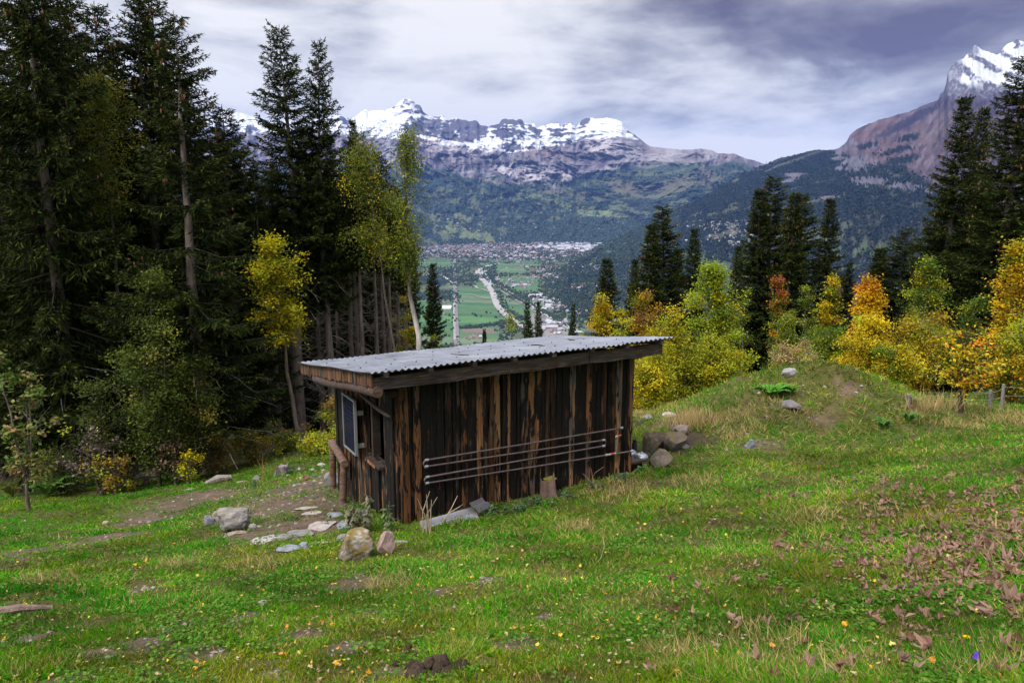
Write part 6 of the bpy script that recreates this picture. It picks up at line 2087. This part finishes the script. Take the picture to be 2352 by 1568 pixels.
def stalks(px, pyb, pts_list, label, name='dry_stalks', col=(.42, .33, .22)):
    """dead stems; each entry is a list of picture offsets (dx, dy up)"""
    p = hit(px, pyb)
    k = p[1] / F
    mb = MB()
    r = nrng(int(px))
    for pl in pts_list:
        q = np.array([(x * k, r.normal() * .015, y * k) for x, y in pl])
        tube(mb, q, np.linspace(.0075, .003, len(q)), 5, np.array(col) * r.uniform(.7, 1.1), cap=False)
    o = mb.obj(name, M_BARK)
    o.location = p
    return tag(o, label, 'dry stalks')


stalks(972, 1224, [[(0, -4), (0, 60), (-12, 92)], [(0, 55), (18, 108)], [(14, -4), (4, 50), (-6, 68)], [(4, 36), (36, 92)], [(16, 0), (12, 70), (10, 100)], [(18, 0), (20, 60), (22, 86)], [(8, 0), (12, 60), (8, 84)]], 'bundle of pale and reddish dead stalks standing before the front wall')
stalks(1012, 1206, [[(0, 0), (26, 42), (42, 74)], [(20, 34), (48, 48), (56, 56)]], 'single thin forked twig leaning over the metal strip', 'forked_twig')
stalks(1378, 1126, [[(0, 0), (-14, 12), (-19, 30), (-12, 44), (8, 60)], [(-22, 20), (-42, 42)], [(-18, 30), (-22, 56)]], 'curved dead bramble stem against the front wall', 'bramble_stem', (.28, .16, .10))
stalks(1396, 1118, [[(0, 0), (4, 18), (2, 34)], [(3, 12), (12, 22)], [(2, 18), (-6, 26)]], 'small yellowish dried weed right of the curved bramble', 'dried_weed', (.36, .28, .10))
stalks(603, 1104, [[(0, 0), (2, 30), (4, 62)], [(4, 0), (-4, 40), (-9, 56)], [(2, 0), (10, 40), (14, 58)]], 'upright reddish dead stems left of the split stump', 'dead_stems', (.36, .20, .10))
stalks(230, 1112, [[(0, 0), (14, 34), (26, 66)]], 'long pale bare stick leaning before the dark wood', 'bare_stick', (.38, .33, .26))


# ------------------------------------------------------------------ fence on the right
f0 = hit(2271, 941)
f1 = hit(2299, 938)
fence = thing('wire_fence', 'low wire fence on two grey wooden posts at the right end of the meadow', 'fence', f0)
posts = [(f0, 47), (f1, 59), (hit(2085, 930), 22), (hit(2420, 936), 55)]
for (q, hpx) in posts:
    mb = MB()
    hh = hpx / F * q[1]
    tube(mb, np.array([q - (0, 0, .2), q + (.01, 0, hh * .5), q + (.0, 0, hh)]) - f0, [.038, .036, .033], 9, (.20, .17, .165))
    mb.obj('post', M_BARK, fence, True)
order = [2, 0, 1, 3]
for fr_ in (.9, .55):
    mb = MB()
    pts = []
    for a_, b_ in zip(order[:-1], order[1:]):
        A_ = posts[a_][0] + np.array([0, -.04, posts[a_][1] / F * posts[a_][0][1] * fr_])
        B_ = posts[b_][0] + np.array([0, -.04, posts[b_][1] / F * posts[b_][0][1] * fr_])
        pts += [A_, (A_ + B_) / 2 - (0, 0, .02)]
    pts.append(B_)
    tube(mb, np.array(pts) - f0, .004, 4, (.45, .45, .47))
    mb.obj('wire', M_STEEL, fence)


# ------------------------------------------------------------------ fallen leaves
def leaf_base(seed, kind):
    r = nrng(seed)
    mb = MB()
    n = 30
    th = np.arange(n) / n * 2 * np.pi
    if kind == 'maple':
        lob = np.maximum.reduce([1.0 * np.exp(-((np.angle(np.exp(1j * (th - a))) / s) ** 2)) * l_ for a, s, l_ in ((0, .34, 1.0), (1.05, .30, .88), (-1.05, .30, .88), (2.1, .34, .62), (-2.1, .34, .62))])
        rr = .44 + .52 * lob + .05 * r.normal(size=n)
        c0 = np.array([.22, .125, .08])
        curl = r.uniform(.6, 1.5)
    else:
        rr = .5 * (1 + .42 * np.cos(th)) * (1 + .04 * r.normal(size=n))
        rr[0] *= 1.25
        c0 = np.array([.62, .40, .03])
        curl = r.uniform(.1, .5)
    ax = r.uniform(0, 3.14)
    v = [(0, 0, 0)]
    for f in (.5, 1.0):
        x, y = rr * f * np.cos(th), rr * f * np.sin(th)
        u = x * math.cos(ax) + y * math.sin(ax)
        w_ = -x * math.sin(ax) + y * math.cos(ax)
        z = curl * (u * u * 1.1 + .25 * w_ * w_) + .10 * f * r.normal() + .10 * np.sin(5 * th + 1) * f
        u2 = u / (1 + .8 * curl * np.abs(u))
        x2, y2 = u2 * math.cos(ax) - w_ * math.sin(ax), u2 * math.sin(ax) + w_ * math.cos(ax)
        v += list(zip(x2, y2, z))
    v = np.array(v)
    i = np.arange(n)
    mb.add(v, np.stack([0 * i, 1 + i, 1 + (i + 1) % n], -1), c0 * r.uniform(.8, 1.2, (len(v), 1)))
    mb.f.append(np.stack([1 + i, 1 + n + i, 1 + n + (i + 1) % n, 1 + (i + 1) % n], -1))
    mb.m.append(np.zeros(n))
    # leaf stalk
    tube(mb, [(-.25, 0, 0), (-.7, .05, .06), (-1.05, .12, .14)], .018, 3, c0 * .9, cap=False)
    return mb.mesh('fallen_leaf', M_DRYLEAF, False)


def fallen():
    r = nrng(91)
    MP = [leaf_base(100 + i, 'maple') for i in range(7)]
    YB = [leaf_base(200 + i, 'birch') for i in range(7)]
    cols = [(.62, .40, .03), (.58, .30, .02), (.56, .44, .12), (.50, .42, .05), (.50, .34, .16), (.55, .24, .04), (.64, .46, .08)]
    for m_, c in zip(YB, cols):
        a = m_.color_attributes['Col']
        cc = np.tile(np.r_[np.array(c), 1.0], len(m_.vertices)).reshape(-1, 4)
        cc[:, :3] *= r.uniform(.85, 1.15, (len(cc), 1))
        a.data.foreach_set('color', cc.astype(np.float32).ravel())
    bcol = [(.215, .12, .085), (.18, .095, .065), (.25, .15, .11), (.15, .075, .05), (.23, .135, .10), (.20, .115, .09), (.27, .165, .10)]
    for m_, c in zip(MP, bcol):
        cc = np.tile(np.r_[np.array(c), 1.0], len(m_.vertices)).reshape(-1, 4)
        cc[:, :3] *= r.uniform(.8, 1.2, (len(cc), 1))
        m_.color_attributes['Col'].data.foreach_set('color', cc.astype(np.float32).ravel())
    spots = [(2085, 1300), (1776, 1262), (1790, 1375), (1760, 1330), (1750, 1345), (1803, 1268), (1885, 1270), (1800, 1405), (1980, 1300), (2070, 1360), (2200, 1400), (2150, 1352), (2045, 1195), (2000, 1130), (2300, 1390), (2270, 1490), (1688, 1450), (1850, 1480), (1930, 1510), (1640, 1490), (1590, 1420)]
    while len(spots) < 290:
        if r.random() < .62:
            px, py = 2240 + r.normal() * 130, 1235 + r.normal() * 85
        else:
            px, py = r.uniform(1480, 2352), r.uniform(1085, 1568)
        if px > 2368 or py > 1575 or py < 1035 or px < 1480 or py < 1110 - (px - 1500) * .05:
            continue
        spots.append((px, py))
    for i, (px, py) in enumerate(spots):
        p = hit(px, py)
        o = link('maple_leaf', MP[int(r.integers(7))])
        s = r.uniform(.036, .060)
        o.location = p + np.array([0, 0, .022 + .010 * r.random()])
        o.scale = (s, s, s * r.uniform(.9, 1.5))
        o.rotation_euler = (r.normal() * .7 + .2, r.normal() * .7, r.uniform(0, 6.28))
        tag(o, 'curled dry brown maple leaf fallen on the right hand meadow', 'leaf', 'brown maple leaves on the meadow')
    n = 0
    while n < 290:
        px, py = r.uniform(-5, 2352), r.uniform(1150, 1568) if r.random() < .8 else r.uniform(1080, 1300)
        if py < 1240 and 380 < px < 1000 or (py < 1190 and 1000 < px < 1500) or py < 1100 + max(0, 900 - px) * .03:
            continue
        p = hit(px, py)
        o = link('yellow_leaf', YB[int(r.integers(7))])
        s = r.uniform(.016, .030)
        o.location = p + np.array([0, 0, .022 + .008 * r.random()])
        o.scale = (s, s, s)
        o.rotation_euler = (r.normal() * .5 + .25, r.normal() * .5, r.uniform(0, 6.28))
        tag(o, 'small yellow birch leaf fallen on the meadow grass', 'leaf', 'yellow leaves on the meadow')
        n += 1
    # the rest of the litter: specks
    N = 2600
    px, py = r.uniform(-10, 2362, N), 1100 + 468 * r.random(N) ** .8
    d = np.empty(N)
    P = np.array([hit(a, b) for a, b in zip(px[::2], py[::2])])
    N = len(P)
    A = unit(np.stack([r.normal(size=N), r.normal(size=N), .25 * r.normal(size=N)], -1))
    S = unit(np.cross(A, np.array([0, 0, 1.0]) + .4 * r.normal(size=(N, 3))))
    pal = np.array([(.20, .12, .08), (.38, .27, .14), (.50, .36, .04), (.30, .18, .09), (.36, .30, .20)])
    right = smooth(1400, 2200, px[::2])
    ci = np.where(r.random(N) < right * .7, 0, r.integers(0, 5, N))
    mb = MB()
    leaves(mb, P + np.array([0, 0, .03]), A, S, r.uniform(.012, .034, N), r.uniform(.008, .02, N), pal[ci] * r.uniform(.7, 1.2, (N, 1)), .3)
    # the brown leaves past the first three hundred
    M_ = 420
    q = []
    while len(q) < M_:
        px_, py_ = 2200 + r.normal() * 170, 1235 + r.normal() * 95
        if 1560 < px_ < 2368 and 1075 < py_ < 1560:
            q.append(hit(px_, py_))
    q = np.array(q) + np.array([0, 0, .025])
    for _ in range(3):
        A2 = unit(np.stack([r.normal(size=M_), r.normal(size=M_), .45 * np.abs(r.normal(size=M_))], -1))
        S2 = unit(np.cross(A2, np.array([0, 0, 1.0]) + .6 * r.normal(size=(M_, 3))))
        leaves(mb, q, A2, S2, r.uniform(.03, .06, M_), r.uniform(.018, .034, M_), np.array([.21, .12, .08]) * r.uniform(.6, 1.25, (M_, 1)), .4)
    h_ = to_hut(P)
    tag(mb.obj('leaf_litter', M_DRYLEAF), 'scraps of fallen leaves scattered through the meadow grass', 'leaf litter', None, 'stuff')


fallen()
grass()


# ------------------------------------------------------------------ flowers, dung, twigs
def flower_head(mb, c, n, R, col, up):
    a = np.arange(n) / n * 6.283
    A = np.stack([np.cos(a), np.sin(a), np.full(n, up)], -1)
    S = np.stack([-np.sin(a), np.cos(a), 0 * a], -1)
    leaves(mb, np.tile(c, (n, 1)), unit(A), S, R, R * .5, np.array(col), .05)


h0 = at(2220, 1463, 3.35)
x, y = h0[:2]
zb = float(gz(x, y))
o = thing('yellow_flower', 'single yellow dandelion flower in the lower right grass', 'flower', (x, y, zb))
mb = MB()
tube(mb, [(0.01, 0, -.02), (.006, 0, (h0[2] - zb) * .5), (0, 0, h0[2] - zb)], .0022, 5, (.08, .16, .03))
mb.obj('stem', M_LEAF, o)
mb = MB()
for n_, R_, up in ((22, .018, .25), (16, .014, .5), (10, .009, .9)):
    flower_head(mb, np.array([0, 0, h0[2] - zb]), n_, R_, (.75, .52, .01), up)
mb.obj('petals', M_LEAF, o)
for (px, py, lab) in ((2243, 1502, 'topmost of three violet bellflowers at the lower right'), (2251, 1530, 'left lower of three violet bellflowers at the lower right'), (2277, 1531, 'right lower of three violet bellflowers at the lower right')):
    h0 = at(px, py, 3.0)
    x, y = h0[:2]
    zb = float(gz(x, y))
    o = thing('bellflower', lab, 'flower', (x, y, zb))
    H_ = h0[2] - zb
    mb = MB()
    tube(mb, [(.02, 0, -.02), (.018, 0, H_ * .6), (.01, 0, H_ + .015), (0, 0, H_ + .012)], .0016, 5, (.06, .11, .03))
    mb.obj('stem', M_LEAF, o)
    mb = MB()
    lathe(mb, [(.002, .012), (.007, .009), (.009, .0), (.010, -.008), (.014, -.015)], 10, (.13, .06, .55), (0, 0, H_))
    mb.obj('bell', M_LEAF, o, True)

p = hit(992, 1558)
r_ = nrng(8)
mb = MB()
for i in range(16):
    m2 = rock_mb(300 + i, .07 * r_.uniform(.6, 1.2), .07, .045, np.array([.05, .032, .022]) * r_.uniform(.6, 1.5), 4, .4, hi=False)
    mb.add(m2.v[0] + np.array([r_.normal() * .055, r_.normal() * .04 + .04, .02 + .02 * r_.random()]), m2.f[0], m2.c[0])
o = mb.obj('dung_heap', M_SOIL, None, True)
o.location = p
tag(o, 'dark brown heap of dung at the bottom of the picture', 'dung')
for (px, py) in ((938, 1492), (934, 1500), (957, 1514), (924, 1513), (911, 1530), (946, 1526), (984, 1491), (1012, 1503), (948, 1506), (936, 1538), (1032, 1530)):
    p = hit(px, py)
    mb = rock_mb(int(px), .035, .03, .026, np.array([.045, .028, .02]), 4, .25, hi=False)
    o = mb.obj('dropping', M_SOIL, None, True)
    o.location = p + np.array([0, 0, .018])
    tag(o, 'small round dark dropping near the dung heap', 'dropping', 'droppings round the dung heap')


def roof_hit(px, py, up=.016):
    o = to_hut(np.zeros(3))
    d = to_hut(ray(px, py)) - o
    t = (RZ + .004 * o[0] - .15 * o[1] + up - o[2]) / (d[2] - .004 * d[0] + .15 * d[1])
    return from_hut(o + d * t)


for pl, lab in (([(1220, 791.5), (1236, 792), (1251, 794)], 'thin dark twig lying on the right half of the metal roof'), ([(1036, 813.5), (1056, 815), (1077, 815)], 'thin dark twig lying on the middle of the metal roof'), ([(1304, 779), (1312, 780), (1320, 780.5)], 'short dark twig near the ridge of the metal roof')):
    mb = MB()
    tube(mb, [roof_hit(a, b) for a, b in pl], [.007, .008, .004], 5, (.03, .022, .018))
    tag(mb.obj('roof_twig', M_BARK), lab, 'twig')
for pl, lab in (([(1385, 1240), (1388, 1262), (1380, 1290), (1372, 1300)], 'pale crooked twig in the grass before the front wall'),):
    mb = MB()
    tube(mb, [hit(a, b) + (0, 0, .035) for a, b in pl], [.004, .004, .003, .002], 5, (.36, .28, .17))
    tag(mb.obj('pale_twig', M_BARK), lab, 'twig')

mb = MB()
r_ = nrng(404)
for _ in range(170):
    q = np.array([r_.uniform(.1, 4.1), r_.uniform(.05, 3.0)])
    p = from_hut(np.array([q[0], q[1], roof_z(q[0], q[1]) + .014]))
    an = r_.uniform(0, 6.28)
    L_ = r_.uniform(.008, .035)
    leaves(mb, p[None], np.array([[math.cos(an), math.sin(an), 0.05]]), np.array([[-math.sin(an), math.cos(an), 0.05]]), L_, L_ * r_.uniform(.15, .5), np.array([(.16, .10, .06), (.40, .28, .05), (.09, .07, .05)][int(r_.integers(3))]), .1)
tag(mb.obj('roof_litter', M_DRYLEAF), 'scattered needles and leaf scraps lying on the metal roof', 'leaf litter', None, 'stuff')
for px, py, lab in ((1600, 975, 'tall straw coloured grass tuft on the left shoulder of the mound'), (1575, 985, 'straw grass tuft hanging over the boulder pile'), (2140, 945, 'pale grass tuft at the right foot of the mound')):
    p = hit(px, py)
    n = 260
    A = unit(np.stack([r_.normal(size=n) * .4 - .1, r_.normal(size=n) * .4, .9 + .2 * r_.random(n)], -1))
    mb = MB()
    C = np.stack([r_.normal(size=n) * .22, r_.normal(size=n) * .12, 0 * A[:, 0]], -1)
    leaves(mb, C, A, perp(r_, A), r_.uniform(.18, .45, n), .008, np.array([.50, .37, .17]) * r_.uniform(.6, 1.2, (n, 1)), .1)
    o = mb.obj('grass_tuft', M_GRASS)
    o.location = p
    tag(o, lab, 'grass tuft')

# ================================================================== air
mh = bpy.data.materials.new('haze_air')
mh.use_nodes = True
g = NT(mh.node_tree)
pv = g.n('ShaderNodeVolumePrincipled', None, Color=(0.20, 0.38, 1.0, 1), Density=2.4e-5, Anisotropy=0.2)
g.n('ShaderNodeOutputMaterial', None, Volume=pv)
mb = MB()
box(mb, (-24000, -400, -640), (26000, 21000, 1680))
hz_ = mb.obj('haze', mh)
tag(hz_, 'thin blue mountain air between the hill and the far ranges', 'haze', None, 'stuff')
